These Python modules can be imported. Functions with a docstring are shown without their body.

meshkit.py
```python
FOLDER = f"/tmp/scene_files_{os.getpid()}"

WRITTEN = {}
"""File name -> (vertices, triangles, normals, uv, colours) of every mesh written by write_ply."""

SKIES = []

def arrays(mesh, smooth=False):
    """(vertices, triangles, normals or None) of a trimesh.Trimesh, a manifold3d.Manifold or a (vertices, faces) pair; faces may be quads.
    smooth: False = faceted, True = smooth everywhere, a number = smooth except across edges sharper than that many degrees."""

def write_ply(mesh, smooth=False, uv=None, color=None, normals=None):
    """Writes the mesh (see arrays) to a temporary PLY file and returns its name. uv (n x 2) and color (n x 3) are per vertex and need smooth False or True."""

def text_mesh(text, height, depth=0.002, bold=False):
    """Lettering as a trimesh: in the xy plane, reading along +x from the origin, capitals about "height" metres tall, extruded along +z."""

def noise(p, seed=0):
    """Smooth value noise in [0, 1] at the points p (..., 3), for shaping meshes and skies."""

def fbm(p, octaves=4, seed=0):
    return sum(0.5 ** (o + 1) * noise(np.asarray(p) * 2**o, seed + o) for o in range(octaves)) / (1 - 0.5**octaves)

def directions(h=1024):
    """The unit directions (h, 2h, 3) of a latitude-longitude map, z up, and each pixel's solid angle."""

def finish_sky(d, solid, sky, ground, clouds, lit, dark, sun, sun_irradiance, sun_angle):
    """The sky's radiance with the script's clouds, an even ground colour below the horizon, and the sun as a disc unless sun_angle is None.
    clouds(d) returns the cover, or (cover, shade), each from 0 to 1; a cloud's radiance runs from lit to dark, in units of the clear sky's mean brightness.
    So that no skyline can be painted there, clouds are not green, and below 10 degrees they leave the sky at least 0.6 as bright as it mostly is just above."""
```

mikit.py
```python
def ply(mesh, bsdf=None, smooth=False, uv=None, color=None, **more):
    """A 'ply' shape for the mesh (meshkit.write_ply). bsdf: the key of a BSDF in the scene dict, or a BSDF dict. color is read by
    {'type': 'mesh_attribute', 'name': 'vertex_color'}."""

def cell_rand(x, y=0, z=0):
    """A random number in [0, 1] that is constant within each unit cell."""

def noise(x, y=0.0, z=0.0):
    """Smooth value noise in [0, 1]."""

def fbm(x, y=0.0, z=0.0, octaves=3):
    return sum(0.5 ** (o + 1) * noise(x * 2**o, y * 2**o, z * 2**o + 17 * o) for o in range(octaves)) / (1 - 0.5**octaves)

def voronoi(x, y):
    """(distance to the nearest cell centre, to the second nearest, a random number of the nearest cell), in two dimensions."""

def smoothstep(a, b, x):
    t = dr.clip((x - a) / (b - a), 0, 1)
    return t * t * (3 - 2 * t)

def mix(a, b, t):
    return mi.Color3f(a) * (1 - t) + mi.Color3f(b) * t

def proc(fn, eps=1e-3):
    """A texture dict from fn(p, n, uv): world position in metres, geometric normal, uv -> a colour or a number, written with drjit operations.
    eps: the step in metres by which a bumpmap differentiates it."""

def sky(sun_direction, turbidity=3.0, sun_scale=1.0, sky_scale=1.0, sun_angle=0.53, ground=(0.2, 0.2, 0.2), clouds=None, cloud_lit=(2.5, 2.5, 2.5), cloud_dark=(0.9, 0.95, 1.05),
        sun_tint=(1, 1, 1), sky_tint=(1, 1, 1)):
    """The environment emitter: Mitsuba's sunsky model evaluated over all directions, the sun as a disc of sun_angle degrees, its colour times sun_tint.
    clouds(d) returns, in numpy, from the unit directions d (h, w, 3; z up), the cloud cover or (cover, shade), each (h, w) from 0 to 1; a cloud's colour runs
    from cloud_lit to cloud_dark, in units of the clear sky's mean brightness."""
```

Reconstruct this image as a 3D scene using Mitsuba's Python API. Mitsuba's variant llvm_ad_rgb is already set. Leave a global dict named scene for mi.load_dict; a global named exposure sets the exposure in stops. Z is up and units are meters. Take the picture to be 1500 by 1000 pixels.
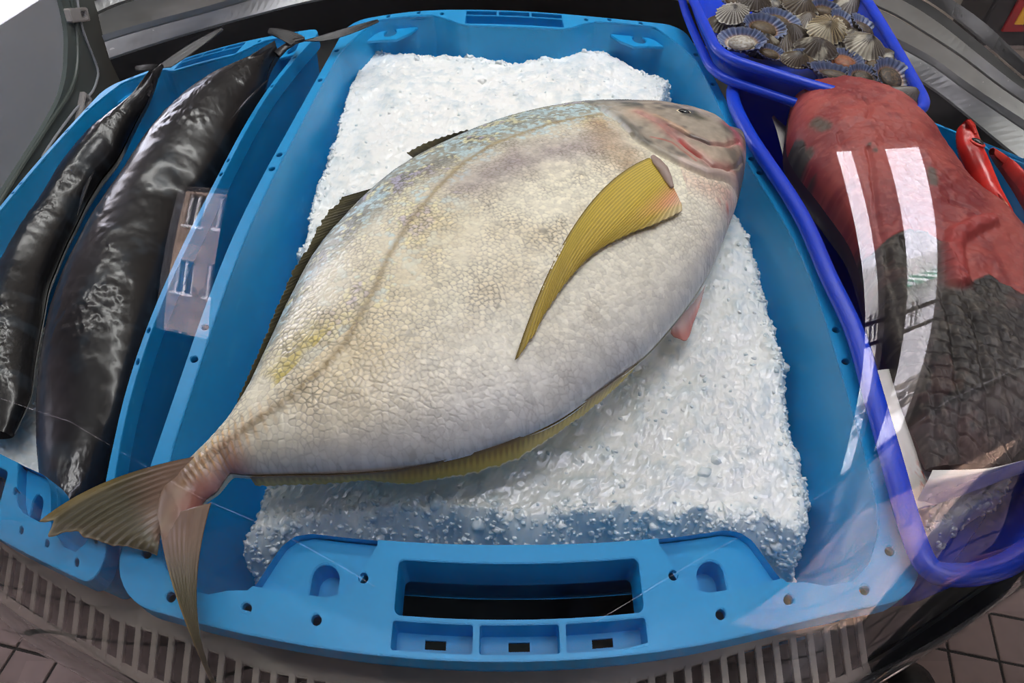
import math, manifold3d
import numpy as np, trimesh, mitsuba as mi, mikit, meshkit
import drjit as dr
from scipy.interpolate import PchipInterpolator, CubicSpline
from scipy.spatial import cKDTree
from shapely.geometry import Polygon, Point, LineString, box as sbox
from shapely.ops import unary_union
import shapely
from shapely import affinity

T = mi.ScalarTransform4f
# ------------------------------------------------------------------ camera, sky, lights, exposure
scene, labels = {}, {}
scene['camera'] = {'type': 'perspective', 'fov': 2 * math.degrees(math.atan(0.75)), 'fov_axis': 'x', 'near_clip': 0.01, 'far_clip': 200.0,
                   'to_world': T().look_at(origin=[0, 0, 0.56], target=[0, 0.642788, 0.56 - 0.766044], up=[0, 0, 1])}
scene['sky'] = mikit.sky([-0.12, 0.14, 1.0], turbidity=3.0, sun_scale=16.0, sky_scale=33.0, ground=(0.3, 0.3, 0.3),
                         clouds=lambda d: np.clip(2.2 * meshkit.fbm(d * 2.5, 4, 5) - 0.1, 0, 1), cloud_lit=(2.0, 1.9, 2.12), cloud_dark=(1.4, 1.36, 1.55))
LAMP_CASE, LAMP_CEIL = 21.0, 8.5
exposure = 0.15

# ------------------------------------------------------------------ helpers
def A(x): return np.asarray(x, float)

def label(key, text, cat=None, group=None, kind=None):
    labels[key] = {'label': text}
    if cat: labels[key]['category'] = cat
    if group: labels[key]['group'] = group
    if kind: labels[key]['kind'] = kind

def put(key, mesh, bsdf, smooth=False, **kw):
    k, n = key, 0
    while k in scene:
        n += 1; k = '%s_%03d' % (key, n)
    scene[k] = mikit.ply(mesh, bsdf, smooth=smooth, **kw)
    return k

def numbered(key):
    k, n = key, 0
    while k in labels:
        n += 1; k = '%s_%03d' % (key, n)
    return k

def vcol(rough=0.4, spec=0.5, coat=0.0, coat_gloss=0.9, **kw):
    d = {'type': 'principled', 'base_color': {'type': 'mesh_attribute', 'name': 'vertex_color'}, 'roughness': rough, 'specular': spec}
    if coat: d.update(clearcoat=coat, clearcoat_gloss=coat_gloss)
    d.update(kw)
    return {'type': 'twosided', 'b': d}

def plain(col, rough=0.5, spec=0.5, **kw):
    return {'type': 'twosided', 'b': {'type': 'principled', 'base_color': {'type': 'rgb', 'value': list(col)}, 'roughness': rough, 'specular': spec, **kw}}

def srgb(r, g, b):
    c = A([r, g, b]) / 255.0
    return np.where(c <= 0.04045, c / 12.92, ((c + 0.055) / 1.055) ** 2.4)

def sstep(a, b, x):
    t = np.clip((x - a) / (b - a), 0, 1)
    return t * t * (3 - 2 * t)

def mixc(a, b, t):
    t = A(t)[..., None]
    return A(a) * (1 - t) + A(b) * t

def resample(pts, n, closed=False):
    p = A(pts)
    if closed: p = np.vstack([p, p[:1]])
    s = np.r_[0, np.cumsum(np.linalg.norm(np.diff(p, axis=0), axis=1))]
    t = np.linspace(0, s[-1], n, endpoint=not closed)
    return np.stack([np.interp(t, s, p[:, k]) for k in range(p.shape[1])], 1)

def spline(pts, n):
    p = A(pts)
    p = p[np.r_[True, np.linalg.norm(np.diff(p, axis=0), axis=1) > 1e-7]]
    if len(p) == 1: p = np.vstack([p, p + 1e-5])
    s = np.r_[0, np.cumsum(np.linalg.norm(np.diff(p, axis=0), axis=1))]
    c = PchipInterpolator(s, p)
    return resample(c(np.linspace(0, s[-1], 6 * n)), n)

def grid_faces(n, m, wrap=False):
    i, j = np.meshgrid(np.arange(n - 1), np.arange(m if wrap else m - 1), indexing='ij')
    j2 = (j + 1) % m
    a, b, c, d = i * m + j, (i + 1) * m + j, (i + 1) * m + j2, i * m + j2
    return np.stack([a, b, c, d], -1).reshape(-1, 4)

def tri(f): return np.vstack([f[:, [0, 1, 2]], f[:, [0, 2, 3]]])

def join(*ms):
    vs, fs, at = [], [], 0
    for v, f in ms:
        f = A(f).astype(int)
        if f.shape[1] == 4: f = tri(f)
        vs.append(v); fs.append(f + at); at += len(v)
    return np.vstack(vs), np.vstack(fs)

def tube(path, r, sides=8, closed=False, squash=1.0):
    p = A(path)
    n = len(p)
    t = np.roll(p, -1, 0) - np.roll(p, 1, 0) if closed else np.gradient(p, axis=0)
    t /= np.linalg.norm(t, axis=1, keepdims=True) + 1e-12
    a = np.cross(t, [0, 0, 1.0]); a /= np.linalg.norm(a, axis=1, keepdims=True) + 1e-12
    b = np.cross(a, t)
    ang = np.arange(sides) * 2 * np.pi / sides
    r = np.broadcast_to(r, (n,))[:, None, None]
    v = (p[:, None] + r * (np.cos(ang)[None, :, None] * a[:, None] + squash * np.sin(ang)[None, :, None] * b[:, None])).reshape(-1, 3)
    f = grid_faces(n, sides, True)
    if closed:
        j = np.arange(sides); j2 = (j + 1) % sides; k = (n - 1) * sides
        f = np.vstack([f, np.stack([k + j, j, j2, k + j2], 1)])
        return v, tri(f)
    c0, c1 = len(v), len(v) + 1
    j = np.arange(sides); j2 = (j + 1) % sides
    caps = np.vstack([np.stack([j * 0 + c0, j2, j], 1), np.stack([j * 0 + c1, (n - 1) * sides + j, (n - 1) * sides + j2], 1)])
    return np.vstack([v, p[:1], p[-1:]]), np.vstack([tri(f), caps])

def ring_offset(r, d):
    """Moves every vertex of a closed ring inwards (to the left of a counter-clockwise ring) by d."""
    e = np.roll(r, -1, 0) - r
    e /= np.linalg.norm(e, axis=1, keepdims=True) + 1e-12
    n = np.stack([-e[:, 1], e[:, 0]], 1)
    m = n + np.roll(n, 1, 0)
    m /= np.maximum((m * (n)).sum(1, keepdims=True), 0.35)
    return r + d * m

def prism(g, z0, z1, out):
    rings = [A(g.exterior.coords)[:-1]] + [A(h.coords)[:-1] for h in g.interiors]
    fixed = []
    for k, r in enumerate(rings):
        area = 0.5 * np.sum(r[:, 0] * np.roll(r[:, 1], -1) - np.roll(r[:, 0], -1) * r[:, 1])
        if (area > 0) != (k == 0): r = r[::-1]
        fixed.append(np.ascontiguousarray(r))
    for r in fixed:
        out.append((np.vstack([np.c_[r, np.full(len(r), z)] for z in (z0, z1)]), grid_faces(2, len(r), True)[:, ::-1]))
    f = A(manifold3d.triangulate(fixed)).astype(int)
    v = np.vstack(fixed)
    out.append((np.c_[v, np.full(len(v), z1)], f))
    out.append((np.c_[v, np.full(len(v), z0)], f[:, ::-1]))

def slab(poly, z0, z1, bevel=0.0, dens=None):
    """A polygon (with holes) as a plate from z0 to z1 whose top edges are eased in two small steps."""
    out = []
    steps = [(z0, z1 - bevel, 0.0), (z1 - bevel, z1 - 0.35 * bevel, 0.35 * bevel), (z1 - 0.35 * bevel, z1, bevel)] if bevel else [(z0, z1, 0.0)]
    for a, b, d in steps:
        p = poly.buffer(-d, join_style=2) if d else poly
        for g in getattr(p, 'geoms', [p]):
            if g.area < 1e-8: continue
            g = g.simplify(2e-5)
            if dens: g = g.segmentize(dens)
            prism(g, a, b, out)
    return join(*out)

def bx(x0, x1, y0, y1, z0, z1):
    m = trimesh.creation.box(bounds=[[x0, y0, z0], [x1, y1, z1]])
    return A(m.vertices), A(m.faces).astype(int)

def rbox(x0, x1, y0, y1, z0, z1, b):
    return slab(sbox(x0, y0, x1, y1).buffer(-b, join_style=2).buffer(b, 3), z0, z1, b * 0.6)

def coons(L, R, F, B):
    """(u, v) in [-1, 1] x [0, 1] to the plane, from the four edge curves (left and right run front to back, front and back left to right)."""
    L, R, F, B = (CubicSplineOn(c) for c in (L, R, F, B))
    c00, c10, c01, c11 = (L(0.0) + F(0.0)) / 2, (R(0.0) + F(1.0)) / 2, (L(1.0) + B(0.0)) / 2, (R(1.0) + B(1.0)) / 2
    def at(u, v):
        s, v = (A(u) + 1) / 2, A(v)
        S, V = s[..., None], v[..., None]
        return (1 - S) * L(v) + S * R(v) + (1 - V) * F(s) + V * B(s) - ((1 - S) * (1 - V) * c00 + S * (1 - V) * c10 + (1 - S) * V * c01 + S * V * c11)
    return at

def CubicSplineOn(c):
    c = A([q[:2] for q in c])
    s = np.r_[0, np.cumsum(np.linalg.norm(np.diff(c[:, :2], axis=0), axis=1))]
    return CubicSpline(s / s[-1], c, bc_type='natural')

rng = np.random.default_rng(7)

# ------------------------------------------------------------------ materials
def scuffed(base, worn, rough):
    """Moulded plastic with faint scratches, smears and specks of another tone."""
    def fn(p, n, uv):
        m = mikit.smoothstep(0.55, 0.85, mikit.fbm(p.x * 40, p.y * 14, p.z * 40, 3))
        s = mikit.smoothstep(0.80, 0.86, mikit.noise(p.x * 260, p.y * 120, p.z * 160))
        return mikit.mix(mi.Color3f(*map(float, base)), mi.Color3f(*map(float, worn)), 0.30 * m + 0.5 * s * m)
    return {'type': 'twosided', 'b': {'type': 'principled', 'base_color': mikit.proc(fn), 'roughness': rough, 'specular': 0.5}}

scene['mat_cyan'] = scuffed(srgb(18, 138, 196), srgb(56, 164, 208), 0.38)
scene['mat_navy'] = scuffed(srgb(10, 56, 190), srgb(40, 86, 204), 0.33)
def steel_fn(p, n, uv):
    g = mikit.fbm(p.x * 25, p.y * 25, p.z * 90, 3)
    s = mikit.smoothstep(0.93, 0.97, mikit.noise(p.x * 170, p.y * 170, p.z * 170))
    return mikit.mix(mi.Color3f(0.26, 0.265, 0.265) * (0.8 + 0.4 * g), mi.Color3f(0.45, 0.45, 0.44), s)
scene['mat_steel'] = {'type': 'twosided', 'b': {'type': 'principled', 'base_color': mikit.proc(steel_fn), 'roughness': 0.38, 'metallic': 0.75, 'specular': 0.5}}
scene['mat_dark_steel'] = plain((0.045, 0.047, 0.048), 0.45, 0.5, metallic=0.3)
scene['mat_grille'] = plain((0.19, 0.172, 0.15), 0.42, 0.5, metallic=0.4)
scene['mat_drain'] = plain((0.014, 0.015, 0.011), 0.6, 0.3)
scene['mat_chrome'] = plain((0.80, 0.80, 0.80), 0.28, 0.5, metallic=0.9)
scene['mat_sill'] = plain((0.020, 0.030, 0.026), 0.3)
scene['mat_black'] = plain((0.012, 0.012, 0.013), 0.5)
scene['mat_gasket'] = plain((0.06, 0.075, 0.068), 0.4)
scene['mat_endframe'] = plain((0.085, 0.105, 0.10), 0.35)
scene['mat_endpane'] = plain((0.33, 0.34, 0.36), 0.5)
scene['mat_clip'] = plain((0.34, 0.32, 0.31), 0.5)
scene['mat_glass'] = {'type': 'thindielectric', 'int_ior': 1.52}
scene['mat_wall'] = plain((0.5, 0.49, 0.46), 0.8)
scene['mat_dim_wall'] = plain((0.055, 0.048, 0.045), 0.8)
scene['mat_ceiling'] = plain((0.30, 0.30, 0.29), 0.8)
scene['mat_grout'] = plain((0.03, 0.026, 0.025), 0.8)
scene['mat_wallgrout'] = plain((0.48, 0.42, 0.34), 0.8)
def tile_fn(base, amp):
    def fn(p, n, uv):
        r = mikit.cell_rand(dr.floor(p.x / TILE), dr.floor(p.y / TILE), 3)
        g = mikit.fbm(p.x * 30, p.y * 30, p.z * 30, 3)
        return mi.Color3f(*base) * (1 - amp / 2 + amp * (0.5 * r + 0.5 * g))
    return fn
TILE = 0.092
scene['mat_tile'] = {'type': 'twosided', 'b': {'type': 'principled', 'base_color': mikit.proc(tile_fn((0.22, 0.165, 0.155), 0.4)), 'roughness': 0.3, 'specular': 0.5}}
scene['mat_walltile'] = plain((0.66, 0.57, 0.49), 0.3)
scene['mat_flesh'] = vcol(0.5, 0.4, coat=0.15, coat_gloss=0.7)
scene['mat_fish'] = vcol(0.36, 0.6, coat=0.35, coat_gloss=0.85)
scene['mat_darkfish'] = vcol(0.22, 0.30, coat=1.0, coat_gloss=0.96)
scene['mat_fin'] = vcol(0.4, 0.5, coat=0.3)
scene['mat_redfish'] = vcol(0.25, 0.5, coat=0.7)
scene['mat_shell'] = vcol(0.35, 0.5, coat=0.5)
scene['mat_ice'] = vcol(0.22, 0.6, coat=0.6, coat_gloss=0.95)
scene['mat_paper'] = vcol(0.7, 0.3)
scene['mat_tailblack'] = plain((0.012, 0.012, 0.014), 0.3)
scene['mat_eyered'] = plain(srgb(196, 50, 40), 0.3)
scene['mat_eye'] = plain((0.01, 0.012, 0.014), 0.08, 0.6)

# ------------------------------------------------------------------ the room
FZ = -0.82
XL, XR, YF, YB, ZC = -4.6, 5.0, -3.2, 1.9, 3.4

def structure(key, mesh, mat, text, smooth=False):
    k = put(key, mesh, mat, smooth)
    label(k, text, kind='structure')
    return k

structure('floor', bx(XL, XR, YF, YB, FZ - 0.05, FZ - 0.004), 'mat_grout', 'floor of dark grout under small pinkish brown tiles')
ca, sa = math.cos(math.radians(-12)), math.sin(math.radians(-12))
def floor_tiles():
    near, far = [], []
    N = 62
    for i in range(-N, N):
        for j in range(-N, N):
            cx, cy = (i + 0.5) * TILE, (j + 0.5) * TILE
            x, y = ca * cx - sa * cy, sa * cx + ca * cy
            if not (-2.4 < x < 4.4 and YF + 0.02 < y < 1.0): continue
            if -0.55 < x < 0.5 and y > 0.15: continue
            h = TILE / 2 - 0.0022
            if (0.15 < y < 0.72) and (-1.15 < x < -0.45 or 0.42 < x < 1.15): near.append((cx, cy))
            elif y < 0.9 and i % 3 == 0 and j % 3 == 0 and not (0.02 < y < 0.85 and abs(x) < 1.30): far.append((cx + TILE, cy + TILE))
    def one(cx, cy, j=0, size=1):
        h = size * TILE / 2 - (0.0026 if size == 1 else 0.0095)
        v, f = slab(sbox(cx - h, cy - h, cx + h, cy + h), FZ - 0.006, FZ + j, 0.0015)
        return np.c_[ca * v[:, 0] - sa * v[:, 1], sa * v[:, 0] + ca * v[:, 1], v[:, 2]], f
    r = np.random.default_rng(3)
    for c in near: put('floor__tile', one(*c, r.uniform(-0.0006, 0.0006)), 'mat_tile')
    k = put('floor__tile_field', join(*[one(*c, size=3) for c in far]), 'mat_tile')
    labels[k] = {'label': 'larger pinkish brown tiles of the farther floor', 'kind': 'stuff'}
floor_tiles()

ADDED_SKYL = sbox(0.9, -1.45, 1.95, 0.0)  # unseen skylight, added to brighten the floor that the glass mirrors
structure('ceiling', slab(sbox(XL, YF, XR, YB).difference(ADDED_SKYL), ZC, ZC + 0.1), 'mat_ceiling', 'grey ceiling of the fish shop with an added skylight over the entrance')
label('added_window_3', 'added skylight that lets sun and sky brighten the shop floor', kind='structure')
put('added_window_3__frame', slab(ADDED_SKYL.buffer(0.04, join_style=2).difference(ADDED_SKYL), ZC - 0.03, ZC + 0.14), 'mat_clip')
put('added_window_3__pane', (A([[0.9, -1.45, ZC + 0.05], [1.95, -1.45, ZC + 0.05], [1.95, 0.0, ZC + 0.05], [0.9, 0.0, ZC + 0.05]]), A([[0, 1, 2, 3]]).astype(int)), 'mat_glass')
WIN = sbox(-1.95, FZ + 0.10, -1.08, 1.0)
v, f = slab(sbox(XL, FZ, XR, ZC).difference(WIN), 0, 0.1)
structure('wall_back', (np.c_[v[:, 0], YB + v[:, 2], v[:, 1]], f), 'mat_wallgrout', 'back wall of beige tiles and pale grout')
label('window_1', 'tall bright shop window left of the counter', kind='structure')
scene['window_1'] = mikit.ply((A([[-1.95, YB + 0.05, FZ + 0.1], [-1.08, YB + 0.05, FZ + 0.1], [-1.08, YB + 0.05, 1.0], [-1.95, YB + 0.05, 1.0]]), A([[0, 1, 2, 3]]).astype(int)), 'mat_glass')
WT = 0.2
for i in range(0, 12):
    for j in range(0, 6):
        x0, z0 = 0.9 + i * WT, FZ + 0.02 + j * WT
        v, f = slab(sbox(x0 + 0.002, z0 + 0.002, x0 + WT - 0.002, z0 + WT - 0.002), 0, 0.006, 0.0015)
        put('wall_back__tile', (np.c_[v[:, 0], YB - v[:, 2], v[:, 1]], f[:, ::-1]), 'mat_walltile')
structure('wall_right', bx(XR, XR + 0.1, YF, YB, FZ, ZC), 'mat_wall', 'plain pale side wall right of the counter')
structure('wall_left', bx(XL - 0.1, XL, YF, YB, FZ, ZC), 'mat_wall', 'plain side wall left of the counter')
# street outside
scene['mat_street'] = plain((0.45, 0.43, 0.42), 0.8)
structure('street_ground', bx(-40, 40, -40, 40, FZ - 0.4, FZ - 0.12), 'mat_street', 'pale paved street outside the shop')

# black and red box low at the tiled wall
bxk = 'wall_box'
label(bxk, 'black box with a red and yellow front standing at the beige tiled wall', 'box')
put(bxk + '__case', rbox(1.20, 1.35, YB - 0.16, YB - 0.03, -0.31, 0.12, 0.01), 'mat_black')
scene['mat_red'] = plain(srgb(150, 22, 30), 0.4)
scene['mat_yellow'] = plain(srgb(230, 170, 50), 0.5)
put(bxk + '__red_panel', rbox(1.255, 1.345, YB - 0.168, YB - 0.159, -0.27, 0.10, 0.003), 'mat_red')
put(bxk + '__yellow_mark', rbox(1.275, 1.31, YB - 0.172, YB - 0.167, -0.25, -0.18, 0.002), 'mat_yellow')

# ------------------------------------------------------------------ the counter
label('display_counter', 'glazed steel fish counter with a bowed front that holds the crates and trays', 'display counter')
C = 'display_counter__'
TR = A([(-0.62, 0.345, 0.03)] + [(-0.3929,0.1835,0.03),(-0.3572,0.1623,0.03),(-0.3187,0.1431,0.03),(-0.2907,0.1311,0.03)] + [(-0.12, 0.066, 0.03), (0.0, 0.046, 0.03), (0.12, 0.066, 0.03)] + [(0.2452,0.1266,0.03),(0.2722,0.1384,0.03),(0.3137,0.1593,0.03),(0.3574,0.1824,0.03),(0.4053,0.2091,0.03)] + [(0.66, 0.39, 0.03)])
front = spline(TR, 200)                                              # the foot of the glass
put(C + 'trim_strip', tube(front + [0, -0.003, 0.0], 0.0045, 10), 'mat_chrome', 40)
put(C + 'trim_seal', tube(front + [0, 0.005, -0.002], 0.0045, 8), 'mat_gasket', 40)
fascia = np.concatenate([front[:, None] + [0, 0.003, -0.010], front[:, None] * [0.75, 1, 1] + [0, 0.38, -0.03], front[:, None] * [0.75, 1, 0] + [0, 0.40, FZ]], 1)
put(C + 'fascia', (fascia.reshape(-1, 3), grid_faces(200, 3)), 'mat_sill', 30)
# deck under the crates
back6 = spline([(-0.5672,0.9236,0.08),(-0.5152,0.9692,0.08),(-0.3976,1.0556,0.08),(-0.3131,1.1074,0.08)] + [(0.0, 1.2, 0.08), (0.32, 1.08, 0.08)] + [(0.5507,0.868,0.08),(0.6043,0.6815,0.08)] + [(0.66, 0.52, 0.08)], 160)
deckp = Polygon(np.vstack([front[:, :2] + [0, 0.012], back6[::-1, :2] * 1.03])).buffer(0)
put(C + 'deck', slab(deckp, -0.03, -0.002), 'mat_dark_steel')

# slotted grille strip along the front
GZ = 0.10
g1 = A([(-0.42, 0.235, GZ)] + [(-0.3598,0.1981,0.1),(-0.3256,0.1786,0.1),(-0.2927,0.1633,0.1),(-0.2543,0.146,0.1),(-0.2202,0.137,0.1),(-0.1866,0.127,0.1),(-0.1494,0.1158,0.1)] + [(-0.06, 0.107, GZ), (0.04, 0.107, GZ)] + [(0.1341,0.125,0.1),(0.168,0.1341,0.1),(0.198,0.1408,0.1),(0.2261,0.1512,0.1)] + [(0.30, 0.18, GZ), (0.42, 0.25, GZ)])
g1 = spline(g1, 400)
g2 = A([(-0.40, 0.208, GZ)] + [(-0.3454,0.1683,0.1),(-0.2892,0.1408,0.1),(-0.2701,0.1328,0.1),(-0.2472,0.123,0.1),(-0.2306,0.1162,0.1)] + [(-0.12, 0.082, GZ), (0.0, 0.072, GZ), (0.12, 0.086, GZ), (0.21, 0.116, GZ), (0.30, 0.155, GZ), (0.40, 0.215, GZ)])
g2 = spline(g2, 400)
def strip(a, b, z0, z1):
    return slab(Polygon(np.vstack([a[:, :2], b[::-1, :2]])).buffer(0), z0, z1, 0.001)
label(C + 'grille', 'slotted light steel grille along the front of the counter')
gk = g1[:, 0] < 0.236
hk = g2[:, 0] < 0.226
put(C + 'grille__upper_plate', strip(g1[gk], g1[gk] + [0, 0.02, 0], GZ - 0.004, GZ), 'mat_grille')
put(C + 'grille__lower_lip', strip(g2[hk] - [0, 0.006, 0], g2[hk], GZ - 0.004, GZ), 'mat_grille')
def xat(c, x): return np.interp(x, c[:, 0], c[:, 1])
xs = np.arange(-0.385, 0.232, 0.0118)
for x in xs:
    q = []
    for dx in (-0.0022, 0.0022):
        q += [(x + dx, xat(g1, x + dx) + 0.002), (x * 0.97 + dx, xat(g2, x * 0.97 + dx) - 0.003)]
    pg = Polygon([q[0], q[1], q[3], q[2]])
    put(C + 'grille__bar', slab(pg.buffer(0), GZ - 0.004, GZ + 0.0004, 0.0006), 'mat_grille')
sill = np.concatenate([(g2 + [0, -0.006, -0.003])[:, None], (np.c_[g2[:, 0], np.interp(g2[:, 0], front[:, 0], front[:, 1]) + 0.006, np.full(len(g2), 0.032)])[:, None]], 1)
put(C + 'front_sill', (sill.reshape(-1, 3), grid_faces(len(g2), 2)), 'mat_sill', True)
put(C + 'drain_tray', strip(g2[hk], g1[gk] + [0, 0.03, 0], GZ - 0.06, GZ - 0.055), 'mat_drain')

# curved front glass: the foot line swept along a profile that leans back more and more
PR = np.array([(0.0, 0.03), (-0.008, 0.10), (0.000, 0.17), (0.018, 0.23), (0.042, 0.28), (0.090, 0.37), (0.154, 0.46), (0.242, 0.56), (0.352, 0.66)])
pz = np.linspace(0.03, 0.66, 90)
py = CubicSpline(PR[:, 1], PR[:, 0])(pz)
flat = np.array([(x, 0.05 + 0.50 * x * x) for x in front[:, 0]])
glass = []
for z, dy in zip(pz, py):
    k = sstep(0.15, 0.46, z)
    glass.append(np.c_[front[:, 0], front[:, 1] * (1 - k) + flat[:, 1] * k + dy, np.full(200, z)])
glass = A(glass)
put(C + 'glass_pane', (glass.reshape(-1, 3), grid_faces(90, 200)), 'mat_glass', True)
labels[C + 'glass_pane'] = {'label': 'bowed clear front glass with reflections of the street'}

# stepped steel slats along the back
def arc(left, right, zc, yc):
    return spline(left + [(-0.2, yc - 0.04, zc), (0.0, yc, zc), (0.25, yc - 0.05, zc)] + right, 160)
a6 = back6
a5 = arc([(-0.5708,0.9367,0.1),(-0.5528,0.9527,0.1),(-0.4655,1.016,0.1)], [(0.5329,0.9269,0.1),(0.5627,0.8705,0.1),(0.5781,0.8166,0.1),(0.6122,0.7216,0.1)] + [(0.70, 0.5, 0.10)], 0.10, 1.24)
a4 = arc([(-0.5987,0.9982,0.11),(-0.5786,1.0291,0.11)], [(0.544,1.0026,0.11),(0.5737,0.934,0.11),(0.5952,0.8731,0.11),(0.614,0.7923,0.11)] + [(0.72, 0.55, 0.11)], 0.11, 1.27)
a3 = arc([(-0.6039,1.0106,0.12),(-0.5857,1.0331,0.12)], [(0.565,1.0151,0.12),(0.5918,0.9369,0.12),(0.6081,0.8466,0.12),(0.6229,0.7747,0.12)] + [(0.73, 0.55, 0.12)], 0.12, 1.31)
a2 = arc([(-0.6059,1.0169,0.125),(-0.5859,1.0396,0.125)], [(0.6007,1.0035,0.125),(0.625,0.8765,0.125),(0.6354,0.7997,0.125)] + [(0.74, 0.55, 0.125)], 0.125, 1.34)
a1 = arc([(-0.5956,1.0037,0.14),(-0.5759,1.0309,0.14)], [(0.6092,0.9689,0.14),(0.6251,0.8886,0.14),(0.6293,0.8048,0.14)] + [(0.75, 0.55, 0.14)], 0.14, 1.38)
def ribbon(a, b, th=0.003):
    n = len(a)
    top = np.concatenate([a[:, None], b[:, None]], 1)
    bot = top - [0, 0, th]
    ring = np.stack([top[:, 0], top[:, 1], bot[:, 1], bot[:, 0]], 1)
    v = ring.reshape(-1, 3)
    f = tri(grid_faces(n, 4, True))
    caps = np.array([[0, 1, 2], [0, 2, 3], [4 * n - 4, 4 * n - 2, 4 * n - 3], [4 * n - 4, 4 * n - 1, 4 * n - 2]])
    return v, np.vstack([f, caps])
def between(a, b, t): return a * (1 - t) + b * t
for a, b in ((a6, between(a6, a5, 0.86)), (between(a6, a5, 0.86) + [0, 0, 0.002], a5 + [0, 0, 0.006]), (a5, between(a5, a4, 0.92)), (between(a4, a3, 0.06), a3), (a2, a1)):
    k = put(C + 'back_slat', ribbon(a, b), 'mat_steel')
put(C + 'back_channel', ribbon(a3 - [0, 0, 0.012], a2 + [0, 0, -0.006]), 'mat_dark_steel')
put(C + 'back_channel', ribbon(between(a5, a4, 0.9) - [0, 0, 0.012], between(a4, a3, 0.1) - [0, 0, 0.012]), 'mat_dark_steel')
skirt = np.concatenate([a6[:, None] * [1.03, 1.03, 1] + [0, 0, -0.004], a6[:, None] * [1.05, 1.05, 0] + [0, 0, -0.01]], 1)
put(C + 'back_skirt', (skirt.reshape(-1, 3), grid_faces(160, 2)), 'mat_dark_steel', True)
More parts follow.
